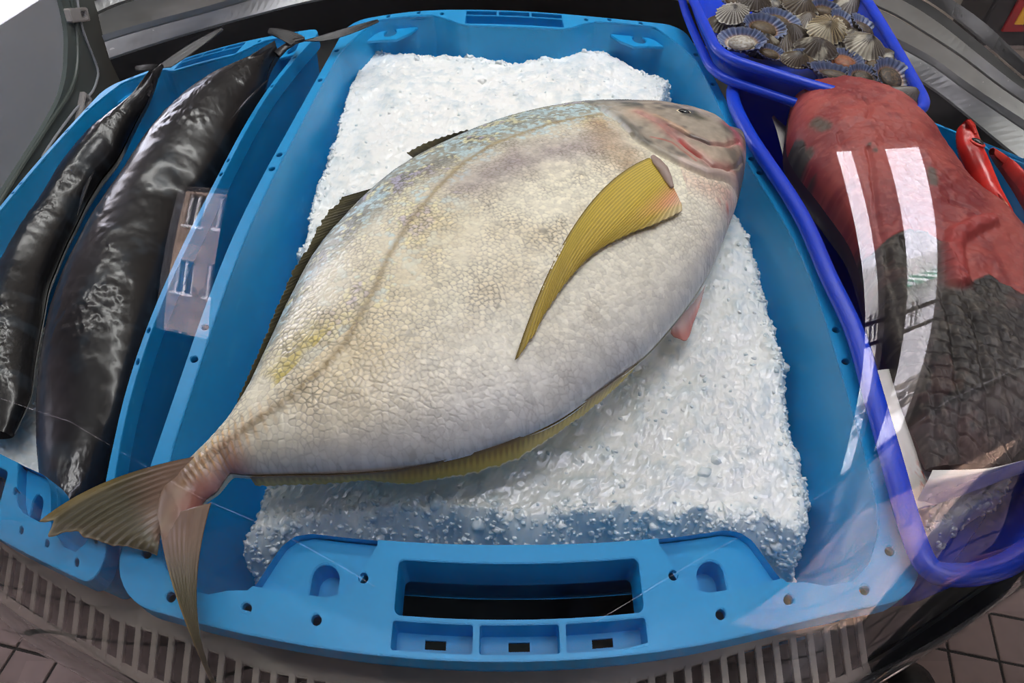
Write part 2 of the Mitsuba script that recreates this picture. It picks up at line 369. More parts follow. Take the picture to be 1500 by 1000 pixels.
# left end of the counter
EX = -0.62
def yz(pts): return A(pts)[:, 1:3]
inner = spline([(-0.62,0.9705,0.1664),(-0.62,0.9463,0.1127),(-0.62,0.9186,0.0875),(-0.62,0.889,0.0684),(-0.62,0.8493,0.0555),(-0.62,0.7875,0.0478),(-0.62,0.6644,0.0383),(-0.62,0.5506,0.0228)], 60)
outerf = spline([(-0.62,0.9927,0.1574),(-0.62,0.9641,0.1043),(-0.62,0.9299,0.0717),(-0.62,0.9056,0.0592),(-0.62,0.8735,0.0516),(-0.62,0.8191,0.0483),(-0.62,0.7021,0.0404),(-0.62,0.579,0.0277)], 60)
ridge = spline([(-0.62,1.0086,0.1417),(-0.62,0.9756,0.0939),(-0.62,0.964,0.0377),(-0.62,0.9547,0.0321),(-0.62,0.9269,0.026),(-0.62,0.8646,0.0306),(-0.62,0.7634,0.0276)], 60)
def yzplate(poly, x0, x1, b=0.0):
    v, f = slab(poly, x0, x1, b)
    return np.c_[v[:, 2], v[:, 0], v[:, 1]], f
base = Polygon(np.vstack([yz(inner), [(0.25, -0.10), (1.15, -0.10), (1.15, 0.30)]])).buffer(0)
put(C + 'end_frame', yzplate(base, EX - 0.012, EX), 'mat_endframe')
put(C + 'end_seal', tube(outerf + [0.002, 0, 0], 0.0028, 8), 'mat_gasket', 40)
put(C + 'end_ridge', tube(ridge + [0.002, 0, 0], 0.0018, 8), 'mat_endpane', 40)
pane = Polygon(np.vstack([yz(inner), yz([(-0.62,0.5673,0.1057),(-0.62,0.6601,0.1836),(-0.62,0.8214,0.1701),(-0.62,0.9285,0.1575)])])).buffer(0)
put(C + 'end_panel', yzplate(pane, EX - 0.010, EX - 0.006), 'mat_endpane')
for ctr, rot in (([(-0.615,0.9772,0.1157)][0], 68), ([(-0.615,0.8874,0.0221)][0], 115)):
    p = affinity.rotate(sbox(-0.024, -0.009, 0.024, 0.009).buffer(-0.003).buffer(0.003), rot - 90, origin=(0, 0))
    h = affinity.rotate(sbox(0.004, -0.004, 0.016, 0.004).buffer(-0.002).buffer(0.002), rot - 90, origin=(0, 0))
    p = affinity.translate(p.difference(h), ctr[1], ctr[2])
    put(C + 'clip', yzplate(p, EX, EX + 0.008, 0.002), 'mat_clip')

# ------------------------------------------------------------------ the blue fish crates
HR = 0.16
def rr(x0, x1, y0, y1, r): return sbox(x0 + r, y0 + r, x1 - r, y1 - r).buffer(r, 8)
half_front = [(0.0, 0.064), (0.128, 0.063), (0.138, 0.060), (0.145, 0.053), (0.150, 0.042), (0.156, 0.028), (0.160, 0.0235), (0.172, 0.021), (0.183, 0.0165), (0.200, 0.0165), (0.213, 0.025), (0.224, 0.042), (0.2305, 0.065), (0.2335, 0.11)]
half_back = [(0.2335, 0.655), (0.228, 0.682), (0.216, 0.712), (0.205, 0.733), (0.196, 0.738), (0.140, 0.738), (0.118, 0.736), (0.098, 0.726), (0.080, 0.714), (0.066, 0.708), (0.0, 0.707)]
half = half_front + half_back
inner_ring = A(half + [(-x, y) for x, y in half[-2:0:-1]])
crate_outer = rr(-0.245, 0.245, 0.0, 0.75, 0.03)
crate_inner = Polygon(inner_ring).buffer(0.003).buffer(-0.003)
half_ledge = [(0.1585, 0.0265), (0.137, 0.0262), (0.112, 0.0270), (0.103, 0.0300), (0.097, 0.0360), (0.086, 0.0600), (0.086, 0.068), (0.140, 0.068), (0.155, 0.045)]
def mirrored(pts): return [Polygon(pts), Polygon([(-x, y) for x, y in pts])]
ledges = [l.buffer(0.002).buffer(-0.002) for l in mirrored(half_ledge)]
half_pocket = [(0.212, 0.716), (0.204, 0.7365), (0.142, 0.7365), (0.150, 0.722), (0.168, 0.709)]
pockets = mirrored(half_pocket)
hole_xy = [(0.158, 0.0135), (0.116, 0.0140), (0.092, 0.0400), (0.228, 0.0310), (0.205, 0.0100), (0.2392, 0.184), (0.2392, 0.217), (0.2392, 0.428), (0.2392, 0.452), (0.2392, 0.60), (0.2385, 0.67), (0.185, 0.7445), (0.14, 0.7455), (0.105, 0.739)]
handle = rr(-0.072, 0.072, 0.0215, 0.0525, 0.004)
cells = [rr(a, b, 0.0035, 0.0185, 0.0015) for a, b in ((-0.072, -0.0262), (-0.0225, 0.0225), (0.0262, 0.072))]
bhandle = rr(-0.070, 0.070, 0.7135, 0.7335, 0.002)
bcells = [rr(a, b, 0.7365, 0.7460, 0.001) for a, b in ((-0.070, -0.0255), (-0.0225, 0.0225), (0.0255, 0.070))]
arch = [affinity.translate(unary_union([sbox(-0.0085, 0.0278, 0.0085, 0.040), Point(0, 0.040).buffer(0.0085, 12)]), s * 0.117, 0) for s in (1, -1)]

def crate(name, at, mat, text, group=None, dz=0.0):
    key = numbered(name)
    label(key, text, 'fish crate', group)
    def warp(vf):
        v, f = vf
        xy = at(v[:, 0] / 0.245, v[:, 1] / 0.75)
        return np.c_[xy, v[:, 2] + dz], f
    def inner_at(d, n=640):
        r = resample(A(crate_inner.simplify(1e-5).exterior.coords)[:-1], n, True)
        area = np.sum(r[:, 0] * np.roll(r[:, 1], -1) - np.roll(r[:, 0], -1) * r[:, 1])
        if area < 0: r = r[::-1]
        return r
    R0 = inner_at(0)
    c = A([0.0, 0.37])
    down = R0 * 1.0
    down = c + (R0 - c) * [0.925, 0.945]
    sm = down.copy()
    for _ in range(60): sm = 0.5 * sm + 0.25 * (np.roll(sm, 1, 0) + np.roll(sm, -1, 0))
    layers = []
    for t in np.linspace(0, 1, 9):
        r = R0 * (1 - t) + (down * (1 - t) + sm * t) * t
        layers.append(np.c_[r, np.full(len(r), HR - 0.002 - t * (HR - 0.016))])
    # inner skin rounding into the floor, then the outer skin back up
    flo = c + (sm - c) * [0.97, 0.98]
    layers.append(np.c_[flo, np.full(len(flo), 0.011)])
    outer = []
    for t in np.linspace(1, 0, 5):
        base_ = A(ring_offset(resample(A(crate_outer.exterior.coords)[:-1], 640, True)[::1], 0))
        k = np.argmin(np.linalg.norm(base_ - R0[0], axis=1))
        if np.sum(base_[:, 0] * np.roll(base_[:, 1], -1) - np.roll(base_[:, 0], -1) * base_[:, 1]) < 0: base_ = base_[::-1]
        k = np.argmin(np.linalg.norm(base_ - R0[0], axis=1)); base_ = np.roll(base_, -k, 0)
        r = c + (base_ - c) * (1 - np.array([0.055, 0.04]) * t - [0.02, 0.012])
        outer.append(np.c_[r, np.full(len(r), 0.0 + (1 - t) * (HR - 0.006))])
    n = len(R0)
    put(key + '__wall', warp((np.vstack(layers), grid_faces(len(layers), n, True))), mat, 35)
    put(key + '__outer_wall', warp((np.vstack(outer), grid_faces(len(outer), n, True))), mat, 35)
    put(key + '__floor', warp(slab(Polygon(flo).buffer(0.006).simplify(2e-4), 0.0, 0.0115, dens=0.03)), mat)
    holes = unary_union([Point(s * x, y).buffer(0.0030, 10) for x, y in hole_xy for s in (1, -1)])
    rim = crate_outer.difference(crate_inner).difference(unary_union(ledges + pockets)).difference(holes).difference(unary_union([handle, bhandle] + cells + bcells))
    rim = unary_union([g for g in getattr(rim, 'geoms', [rim]) if g.area > 1e-5])
    put(key + '__rim', warp(slab(rim, HR - 0.005, HR, 0.0008, dens=0.02)), mat)
    lip = crate_outer.difference(crate_outer.buffer(-0.0025))
    put(key + '__rim_skirt', warp(slab(lip, HR - 0.017, HR - 0.004, dens=0.02)), mat)
    for l, a in zip(ledges, arch):
        l2 = l.difference(crate_inner.buffer(-0.0005))
        l2 = max(getattr(l2, 'geoms', [l2]), key=lambda g: g.area)
        k = put(key + '__ledge', warp(slab(l2.difference(a), HR - 0.014, HR - 0.010, 0.001, dens=0.02)), mat)
        step = l2.buffer(0.0012).difference(l2).difference(crate_inner.buffer(0.001))
        put(k + '__step', warp(slab(step, HR - 0.014, HR - 0.0045, dens=0.02)), mat)
        well = a.buffer(0.0018).difference(a)
        put(k + '__pocket', warp(join(slab(well, HR - 0.032, HR - 0.0115, dens=0.02), slab(a.buffer(0.0018), HR - 0.035, HR - 0.031, dens=0.02))), mat)
    for l in pockets:
        l2 = l.buffer(0.0015).buffer(-0.0015)
        hx = Point(l.centroid.x * 1.015, 0.7285).buffer(0.0095, 12)
        k = put(key + '__corner_pocket', warp(slab(l2.buffer(0.001).difference(hx), HR - 0.017, HR - 0.014, 0.001, dens=0.02)), mat)
        step = l2.buffer(0.0014).difference(l2).difference(crate_inner.buffer(0.0))
        put(k + '__step', warp(slab(step, HR - 0.0165, HR - 0.004, dens=0.02)), mat)
    def box_in(h, depth, floor_slot=None, nm='handle'):
        w = h.buffer(0.0016).difference(h)
        parts = [slab(w, HR - depth, HR - 0.0045, dens=0.02)]
        if floor_slot is not None:
            parts.append(slab(h.buffer(0.0016).difference(floor_slot), HR - depth - 0.002, HR - depth, dens=0.02))
        return warp(join(*parts))
    k = put(key + '__handle_well', box_in(handle, 0.035), mat)
    for i, q in enumerate(cells):
        x = q.centroid.x
        put(key + '__handle_cell', box_in(q, 0.022, sbox(x - 0.0062, 0.0105, x + 0.0062, 0.0155)), mat)
    put(key + '__handle_well', box_in(bhandle, 0.02, Point(0, 0).buffer(1e-4)), mat)
    for q in bcells: put(key + '__handle_cell', box_in(q, 0.012, Point(0, 0).buffer(1e-4)), mat)
    return key

crate_c = coons([(-.237, .142), (-.243, .3), (-.2455, .45), (-.234, .6), (-.218, .75), (-.206, .862)],
                [(.246, .142), (.25, .25), (.2583, .36), (.2585, .45), (.246, .54), (.236, .63), (.23, .716), (.217, .82), (.212, .852)],
                [(-.237, .142), (-.174, .126), (-.095, .112), (-.019, .1065), (.056, .109), (.121, .118), (.189, .133), (.246, .142)],
                [(-.206, .862), (-.132, .889), (-.044, .895), (.044, .887), (.13, .87), (.212, .852)])
c1 = crate('fish_crate', crate_c, 'mat_cyan', 'sky blue plastic crate in the middle, full of ice under the big pale fish', 'sky blue fish crates')
crate_l = coons([(-.462, .265), (-.470, .4), (-.467, .55), (-.452, .705)],
                [(-.240, .146), (-.268, .254), (-.281, .389), (-.278, .537), (-.266, .701), (-.234, .846)],
                [(-.462, .265), (-.38, .212), (-.315, .177), (-.240, .146)],
                [(-.452, .705), (-.427, .731), (-.298, .823), (-.234, .846)])
c2 = crate('fish_crate', crate_l, 'mat_cyan', 'narrow sky blue plastic crate holding the two dark fish', 'sky blue fish crates')
crate_r = coons([(.440, .40), (.438, .50), (.434, .60), (.430, .70)], [(.66, .27), (.655, .36), (.64, .43), (.625, .50)],
                [(.440, .40), (.55, .33), (.66, .27)], [(.430, .70), (.53, .60), (.625, .50)])
c3 = crate('fish_crate', crate_r, 'mat_cyan', 'sky blue plastic crate at the right behind the red flesh, with two red fish', 'sky blue fish crates', dz=-0.02)

# ------------------------------------------------------------------ crushed ice
def ice_bed(key, at, z0, zs, text, n=420, m=520, seed=1, rough=1.0, edge=0.020, lumps=7000):
    u = np.linspace(-1, 1, m); v = np.linspace(0, 1, n)
    U, V = np.meshgrid(u, v)
    # edge-dense spacing
    Us = np.sign(U) * (1 - (1 - np.abs(U)) ** 1.25); Vs = 0.5 + 0.5 * np.sign(V - 0.5) * (1 - (1 - np.abs(2 * V - 1)) ** 1.25)
    xy = at(Us, Vs)
    ex = np.minimum(np.minimum(1 - np.abs(Us), 2 * Vs), 2 - 2 * Vs)
    out = sstep(0.10, 0.0, ex)
    q = np.stack([xy[..., 0], xy[..., 1], 0 * U], -1)
    jx = meshkit.fbm(q * 45, 3, seed) - 0.5; jy = meshkit.fbm(q * 45 + 9, 3, seed + 7) - 0.5
    xy = xy + (np.stack([jx, jy], -1) * 0.030 * out[..., None]) * rough
    du = np.linalg.norm(at(A(1.0), A(0.5)) - at(A(-1.0), A(0.5))) / 2
    dv = np.linalg.norm(at(A(0.0), A(1.0)) - at(A(0.0), A(0.0)))
    d = np.minimum((1 - np.abs(Us)) * du, np.minimum(Vs, 1 - Vs) * dv)
    top = zs(xy[..., 0], xy[..., 1])
    big = meshkit.fbm(q * 22, 3, seed + 3) - 0.5
    mid = meshkit.fbm(q * 90, 3, seed + 4) - 0.5
    # grains: little facets with their own tilt
    pts = np.stack([xy[..., 0].ravel(), xy[..., 1].ravel()], 1)
    r = np.random.default_rng(seed)
    lo, hi = pts.min(0), pts.max(0)
    g = r.uniform(lo, hi, (int(np.prod(hi - lo) / 0.0034 ** 2), 2))
    dist, idx = cKDTree(g).query(pts)
    gh = r.normal(0, 1, len(g)); tilt = r.normal(0, 0.30, (len(g), 2))
    grain = (gh[idx] * 0.0007 + ((pts - g[idx]) * tilt[idx]).sum(1)).reshape(U.shape)
    rise = 1 - (1 - np.clip(d / edge, 0, 1)) ** 2.2
    z = z0 + (top - z0 + 0.012 * big + 0.005 * mid) * rise + grain * (0.4 + 0.6 * out) * rise
    z = np.maximum(z, z0)
    verts = np.stack([xy[..., 0], xy[..., 1], z], -1).reshape(-1, 3)
    clear = np.clip(0.9 * mid.ravel() * 2 + 0.6 * big.ravel() + 0.35 * gh[idx] * 0.3 + 0.15, 0, 1)
    col = mixc(srgb(236, 238, 234), srgb(182, 200, 206), clear * 0.7)
    put(key + '__bed', (verts, grid_faces(n, m)), 'mat_ice', True, color=col)
    # loose lumps, mostly along the edges
    w = (0.05 + 3.0 * sstep(0.030, 0.004, d) * (d > 0.002)).ravel()
    pick = r.choice(len(w), int(lumps), p=w / w.sum())
    lv, lf, lc, at_ = [], [], [], 0
    base_m = trimesh.creation.icosphere(1)
    bv_, bf_ = A(base_m.vertices), A(base_m.faces).astype(int)
    for k in pick:
        sz = r.uniform(0.0008, 0.0022) if r.uniform() < 0.95 else r.uniform(0.002, 0.0050)
        sh_ = bv_ * (1 + r.normal(0, 0.22, (len(bv_), 1))) * r.uniform(0.6, 1.25, 3) * sz
        lv.append(sh_ + verts[k] + [0, 0, -0.25 * sz]); lf.append(bf_ + at_); at_ += len(bv_)
        lc.append(np.broadcast_to(mixc(srgb(236, 238, 235), srgb(206, 218, 222), A(r.uniform())), (len(bv_), 3)))
    put(key + '__lumps', (np.vstack(lv), np.vstack(lf)), 'mat_ice', True, color=np.vstack(lc))
    labels[key] = {'label': text, 'category': 'ice', 'kind': 'stuff'}
    for q_ in ('__bed', '__lumps'): labels[key + q_] = {'kind': 'stuff'}
    return verts

ice_c = coons([(-0.1994,0.1844,0.095)] + [(-0.186, 0.30), (-0.193, 0.40)] + [(-0.213,0.5205,0.1),(-0.2041,0.6191,0.1)] + [(-0.2037,0.6858,0.105),(-0.1941,0.8177,0.105)],
              [(0.2069,0.1884,0.09),(0.2221,0.2181,0.09),(0.2282,0.2543,0.09),(0.2325,0.3137,0.09),(0.2406,0.3709,0.09),(0.241,0.4318,0.09),(0.2433,0.4914,0.09),(0.2334,0.5403,0.09)] + [(0.19, 0.62)] + [(0.2064,0.7849,0.105)],
              [(-0.1994,0.1844,0.095)] + [(-0.11, 0.204), (0.0, 0.202), (0.11, 0.204)] + [(0.2069,0.1884,0.09)],
              [(-0.1941,0.8177,0.105),(-0.1725,0.87,0.105),(-0.1177,0.8664,0.105),(-0.0452,0.8628,0.105),(0.0134,0.8486,0.105),(0.1095,0.8773,0.105),(0.1673,0.8279,0.105),(0.2064,0.7849,0.105)])
def zs_c(x, y): return 0.112 + 0.012 * sstep(0.25, 0.7, y) + 0.0 * x
ice_bed('crushed_ice', ice_c, 0.012, zs_c, 'white crushed ice heaped in the middle crate under the big fish')

# ------------------------------------------------------------------ fish bodies
def loft(D, V, th, n, m, flat=1.0, low=0.7, lean=None):
    """A body between a back line D and a belly line V (both in space, tail to head): upper skin (n, m, 3), s, sine of the section angle, lower skin."""
    D, V = A(D), A(V)
    k = np.linspace(0, 1, len(D))
    s = np.linspace(0, 1, n)
    Ds, Vs = PchipInterpolator(k, D)(s), PchipInterpolator(k, V)(s)
    t = PchipInterpolator(np.linspace(0, 1, len(th)), th)(s)
    phi = np.linspace(-np.pi / 2, np.pi / 2, m)
    w = np.sin(phi)
    h = np.cos(phi) ** flat
    mid = (Ds + Vs) / 2
    up = mid[:, None] + 0.5 * (Vs - Ds)[:, None] * w[None, :, None] + (t[:, None] * h[None])[..., None] * A([0, 0, 1.0])
    dn = mid[:, None] + 0.5 * (Vs - Ds)[:, None] * w[None, :, None] - (low * t[:, None] * h[None])[..., None] * A([0, 0, 1.0])
    S, Wt = np.meshgrid(s, w, indexing='ij')
    return up, S, Wt, dn

def near_line(p, line, width):
    """Distance (in the plane) from points p (..., 2) to a polyline, over width."""
    l = A(line)[:, :2]
    d = np.full(p.shape[:-1], 9.0)
    for a, b in zip(l[:-1], l[1:]):
        ab = b - a
        t = np.clip(((p - a) @ ab) / (ab @ ab + 1e-12), 0, 1)
        d = np.minimum(d, np.linalg.norm(p - (a + t[..., None] * ab), axis=-1))
    return d / width

def fin(key, base, tip, mat, col, n=40, m=30, rays=24, ripple=0.0006, bow=0.0, thick=0.0007, ragged=0.0, seed=0, mid=None):
    """A thin fin between its base line and its outer edge, with rays; col(u, v) gives its colour (u along the base, v from base to edge)."""
    base, tip = spline(base, n), spline(tip, n)
    v = np.linspace(0, 1, m)
    r = np.random.default_rng(seed)
    U, Vv = np.meshgrid(np.linspace(0, 1, n), v, indexing='ij')
    ln = 1 - ragged * np.interp(np.linspace(0, 1, n), np.linspace(0, 1, max(rays, 2)), r.uniform(0, 1, max(rays, 2)))
    t = Vv[..., None] * ln[:, None, None]
    if mid is None: P = base[:, None] * (1 - t) + tip[:, None] * t
    else: P = base[:, None] * (1 - t) ** 2 + 2 * spline(mid, n)[:, None] * t * (1 - t) + tip[:, None] * t * t
    P[..., 2] += ripple * np.cos(U * rays * 2 * np.pi) * np.sqrt(Vv) + bow * np.sin(np.pi * Vv)
    Q = P - [0, 0, thick]
    nm = n * m
    f = tri(grid_faces(n, m))
    verts = np.vstack([P.reshape(-1, 3), Q.reshape(-1, 3)])
    i, j = np.arange(n - 1), np.arange(m - 1)
    e = []
    for a, b in ((i * m + m - 1, (i + 1) * m + m - 1), ((i + 1) * m, i * m), (j + 1, j), ((n - 1) * m + j, (n - 1) * m + j + 1)):
        e += [np.stack([a, b, b + nm], 1), np.stack([a, b + nm, a + nm], 1)]
    faces = np.vstack([f, f[:, ::-1] + nm] + e)
    c = col(U, Vv).reshape(-1, 3)
    return put(key, (verts, faces), mat, True, color=np.clip(np.vstack([c, c]), 0, 1))

# the big pale fish in the middle
label('big_fish', 'big silvery white fish with a yellow pectoral fin lying on ice across the middle crate', 'fish')
BD = [(-0.2142,0.1869,0.178),(-0.2166,0.203,0.176),(-0.213,0.2153,0.172),(-0.2041,0.2277,0.172),(-0.192,0.2438,0.172),(-0.1837,0.2636,0.171),(-0.1775,0.2971,0.171),(-0.1718,0.3477,0.17),(-0.1607,0.4127,0.17),(-0.1387,0.4691,0.17),(-0.1091,0.5218,0.17),(-0.0682,0.5648,0.17),(-0.0205,0.6009,0.17),(0.0308,0.6255,0.17),(0.0793,0.6369,0.17),(0.1268,0.6369,0.17),(0.1656,0.6268,0.17),(0.1938,0.6081,0.17),(0.2041,0.5866,0.17),(0.2172,0.5878,0.17),(0.2179,0.575,0.17)]
BV = [(-0.2025,0.1662,0.178),(-0.1911,0.1777,0.176),(-0.1911,0.1939,0.172),(-0.1848,0.2032,0.172),(-0.1792,0.2157,0.172),(-0.1641,0.2153,0.171),(-0.1397,0.2158,0.171),(-0.1095,0.2169,0.17),(-0.0753,0.2198,0.17),(-0.0404,0.2263,0.17),(-0.0054,0.2387,0.17),(0.0292,0.2559,0.17),(0.064,0.2839,0.17),(0.0964,0.3123,0.17),(0.1246,0.3463,0.17),(0.149,0.3812,0.17),(0.1687,0.4159,0.17),(0.1888,0.459,0.17),(0.2069,0.5016,0.17),(0.2196,0.5429,0.17),(0.2231,0.5682,0.17)]
BTH = [0.003, 0.008, 0.012, 0.015, 0.019, 0.026, 0.034, 0.042, 0.048, 0.051, 0.053, 0.054, 0.054, 0.053, 0.052, 0.050, 0.047, 0.042, 0.034, 0.022, 0.012]

up, S, Wn, dn = loft(BD, BV, BTH, 940, 440, low=0.95)
S = np.clip((S - 0.1) / 0.9, 0, 1)
xy = up[..., :2]
hgt = up[..., 2].copy()
fr = np.random.default_rng(11)
# scales: jittered cells, larger on the flank, hardly any on the head
lo, hi = xy.reshape(-1, 2).min(0), xy.reshape(-1, 2).max(0)
rot = A([[0.84, -0.54], [0.54, 0.84]])
lo2, hi2 = lo - 0.3, hi + 0.3
gx, gy = np.meshgrid(np.arange(lo2[0], hi2[0], 0.0041), np.arange(lo2[1], hi2[1], 0.0037))
gx[1::2] += 0.00205
cells_p = (np.stack([gx.ravel(), gy.ravel()], 1) - lo) @ rot.T + lo
cells_p = cells_p[((cells_p > lo - 0.01) & (cells_p < hi + 0.01)).all(1)]
cells_p = cells_p + fr.normal(0, 0.00115, cells_p.shape)
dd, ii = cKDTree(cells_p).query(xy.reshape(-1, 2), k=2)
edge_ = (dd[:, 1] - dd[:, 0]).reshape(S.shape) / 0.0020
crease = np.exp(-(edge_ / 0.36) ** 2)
cellv = fr.uniform(0, 1, len(cells_p))[ii[:, 0]].reshape(S.shape)
q3 = np.concatenate([xy, 0 * xy[..., :1]], -1)
n1 = meshkit.fbm(q3 * 18, 4, 21); n2 = meshkit.fbm(q3 * 55, 3, 22); n3 = meshkit.fbm(q3 * 160, 3, 23); n4 = meshkit.fbm(q3 * 9 + 4, 3, 24)
gill = [(0.0812,0.575,0.2124),(0.0944,0.5477,0.218),(0.1015,0.5237,0.2207),(0.1089,0.5067,0.2215),(0.1201,0.494,0.2212),(0.1346,0.4816,0.2195),(0.149,0.4743,0.2168),(0.1629,0.4691,0.2126),(0.1936,0.4792,0.1914)]
jaw = [(0.1163,0.5656,0.2149),(0.1317,0.5424,0.2184),(0.1407,0.5193,0.2196),(0.1531,0.5019,0.2184),(0.1623,0.4917,0.2163),(0.1695,0.4837,0.2134),(0.1868,0.489,0.2063)]
maxilla = [(0.1405,0.5393,0.2184),(0.1557,0.5217,0.2183),(0.1712,0.5141,0.2162),(0.1885,0.5165,0.2119),(0.2046,0.5347,0.2043)]
slit = [(0.1462,0.5153,0.2193),(0.1518,0.5042,0.2187),(0.159,0.495,0.2172)]
lips = [(0.1695,0.4837,0.2134),(0.1817,0.4846,0.2083),(0.1968,0.5,0.2013),(0.2069,0.5184,0.196)]
lateral = [(0.0803,0.5586,0.2158),(0.0551,0.5531,0.2153),(0.0313,0.542,0.2158),(0.0071,0.5263,0.2166),(-0.0167,0.5102,0.2167),(-0.0393,0.4837,0.2179),(-0.0599,0.4448,0.2202),(-0.0755,0.407,0.2213),(-0.0892,0.3663,0.2211),(-0.0948,0.3332,0.2203),(-0.1017,0.3098,0.2185),(-0.1093,0.2876,0.2158)] + [(-0.1221,0.2683,0.2118),(-0.1379,0.2528,0.2072),(-0.1536,0.2417,0.2025)] + [(-0.1704,0.2314,0.1955),(-0.1872,0.2214,0.1886),(-0.1996,0.2088,0.1852)]
scutes = [(-0.1144,0.2783,0.2141),(-0.1221,0.2683,0.2118),(-0.1379,0.2528,0.2072),(-0.1536,0.2417,0.2025)] + [(-0.1704,0.2314,0.1955),(-0.1872,0.2214,0.1886),(-0.2006,0.2084,0.185)]
d_gill, d_jaw, d_max, d_slit, d_lip = (near_line(xy, l, 1.0) for l in (gill, jaw, maxilla, slit, lips))
d_lat, d_scu = near_line(xy, lateral, 1.0), near_line(xy, scutes, 1.0)
gl = A(gill)
def side_of(line, p):
    l = A(line)[:, :2]
    best, sg = np.full(p.shape[:-1], 9.0), np.zeros(p.shape[:-1])
    for a, b in zip(l[:-1], l[1:]):
        ab = b - a
        t = np.clip(((p - a) @ ab) / (ab @ ab), 0, 1)
        dv = p - (a + t[..., None] * ab)
        d = np.linalg.norm(dv, axis=-1)
        sd = np.sign(ab[0] * dv[..., 1] - ab[1] * dv[..., 0])
        sg = np.where(d < best, sd, sg); best = np.minimum(best, d)
    return best * sg
sd_gill = side_of(gill, xy)                      # positive towards the head's top
head = sstep(-0.002, 0.004, sd_gill) * sstep(0.55, 0.72, S)
scaly = (1 - head) * sstep(0.02, 0.10, S)
dim = np.cos(np.arcsin(np.clip(Wn, -1, 1)))
hgt += scaly * dim * (0.0006 * (1 - crease) * (0.35 + 0.65 * sstep(0.15, 0.5, S)) + 0.0003 * cellv + 0.0010 * (n3 - 0.5) + 0.0020 * (n2 - 0.5))
hgt -= 0.0030 * np.exp(-(d_gill / 0.0022) ** 2) * (S > 0.5)
hgt += 0.0022 * np.exp(-((sd_gill - 0.006) / 0.004) ** 2) * (S > 0.5)
hgt -= 0.0022 * np.exp(-(d_jaw / 0.0018) ** 2) + 0.0030 * np.exp(-(d_max / 0.0020) ** 2) + 0.0026 * np.exp(-(d_slit / 0.0022) ** 2) + 0.0026 * np.exp(-(d_lip / 0.0016) ** 2)
hgt += head * 0.0022 * (n2 - 0.5)
hgt += 0.0010 * np.exp(-(d_lat / 0.0026) ** 2) * (0.15 + 0.35 * sstep(0.5, 0.1, S))
row = np.cos(2 * np.pi * S * 62)
hgt += 0.0008 * np.exp(-(d_scu / 0.0045) ** 2) * (0.5 + 0.5 * row) * dim
up = np.concatenate([xy, hgt[..., None]], -1)
# colour of the skin
cream, pale, tan = srgb(228, 222, 198), srgb(218, 215, 204), srgb(204, 184, 146)
steel_b, teal, violet, warm = srgb(58, 76, 96), srgb(150, 178, 182), srgb(150, 136, 132), srgb(196, 160, 128)
col = mixc(cream, tan, 0.40 * sstep(0.48, 0.78, n1) + 0.15 * sstep(0.5, 0.8, n2))
col = mixc(col, pale, sstep(0.25, 0.85, Wn) * (0.35 + 0.5 * n4))
col = mixc(col, srgb(176, 178, 184), sstep(0.72, 0.98, Wn) * (0.35 + 0.5 * n1) * sstep(0.85, 0.6, S))
up_zone = np.exp(-(d_lat / 0.030) ** 2) * sstep(0.22, 0.36, S) * (Wn < 0.2)
back = (Wn < -0.1) * sstep(-0.35, -0.62, Wn + 0.25 * (n1 - 0.5)) * sstep(0.12, 0.30, S)
col = mixc(col, mixc(srgb(128, 134, 126), srgb(88, 100, 104), sstep(0.35, 0.65, n2)), np.clip(back * (0.55 + 0.5 * n1), 0, 1))
hue = 0.35 * fr.uniform(0, 1, len(cells_p))[ii[:, 0]].reshape(S.shape) + 0.4 + 2.2 * (n2 - 0.5)
irid = mixc(srgb(178, 206, 212), srgb(218, 214, 172), sstep(0.45, 0.75, hue))
irid = mixc(irid, srgb(176, 170, 190), sstep(0.95, 1.1, hue))
col = mixc(col, irid, np.clip(np.maximum(up_zone, back * sstep(-0.93, -0.8, Wn)) * sstep(0.38, 0.66, n1 + 0.45 * (cellv - 0.5)) * 0.75, 0, 1))
col = mixc(col, srgb(146, 132, 138), np.exp(-(near_line(xy, [(-0.0333,0.4514,0.222),(0.0172,0.4874,0.2221),(0.0766,0.5087,0.2216)], 0.026)) ** 2) * (0.35 + 0.6 * n2))
col = mixc(col, srgb(170, 140, 104), np.exp(-(near_line(xy, [(0.0784,0.5385,0.2189),(0.0871,0.4986,0.2222),(0.0981,0.4731,0.2219)], 0.016)) ** 2) * (0.3 + 0.7 * n2))
col = mixc(col, steel_b, sstep(-0.84, -0.95, Wn + 0.12 * (n2 - 0.5)) * 0.9 * sstep(0.05, 0.2, S))
col = mixc(col, srgb(196, 178, 60), np.exp(-(near_line(xy, [(-0.1259,0.2862,0.2146),(-0.1348,0.2738,0.2119),(-0.1444,0.2637,0.209)], 0.017)) ** 2) * (d_lat > 0.003) * (Wn < 0.1) * sstep(0.35, 0.6, n2) * 0.85)
col = mixc(col, srgb(222, 200, 150), np.exp(-(near_line(xy, [(-0.0564,0.3959,0.223),(-0.0874,0.3152,0.2192),(-0.11,0.2686,0.2121)], 0.03)) ** 2) * (0.15 + 0.4 * n1))
col = mixc(col, srgb(150, 128, 84), np.exp(-(d_lat / 0.0030) ** 2) * (0.55 + 0.3 * n3) * (S < 0.93))
tailzone = sstep(0.30, 0.05, S)
col = mixc(col, srgb(150, 104, 72), np.exp(-(d_scu / 0.011) ** 2) * tailzone * (0.55 + 0.45 * row * 0.5) * 0.95)
col = mixc(col, srgb(226, 186, 110), np.exp(-((d_scu - 0.006) / 0.004) ** 2) * tailzone * sstep(0.2, 0.9, row) * 0.75)
col = mixc(col, srgb(136, 92, 80), sstep(0.10, 0.0, S) * sstep(-0.1, 0.8, Wn) * 0.85)
col = mixc(col, srgb(120, 96, 74), sstep(0.09, 0.0, S) * sstep(0.3, -0.4, Wn) * 0.85)
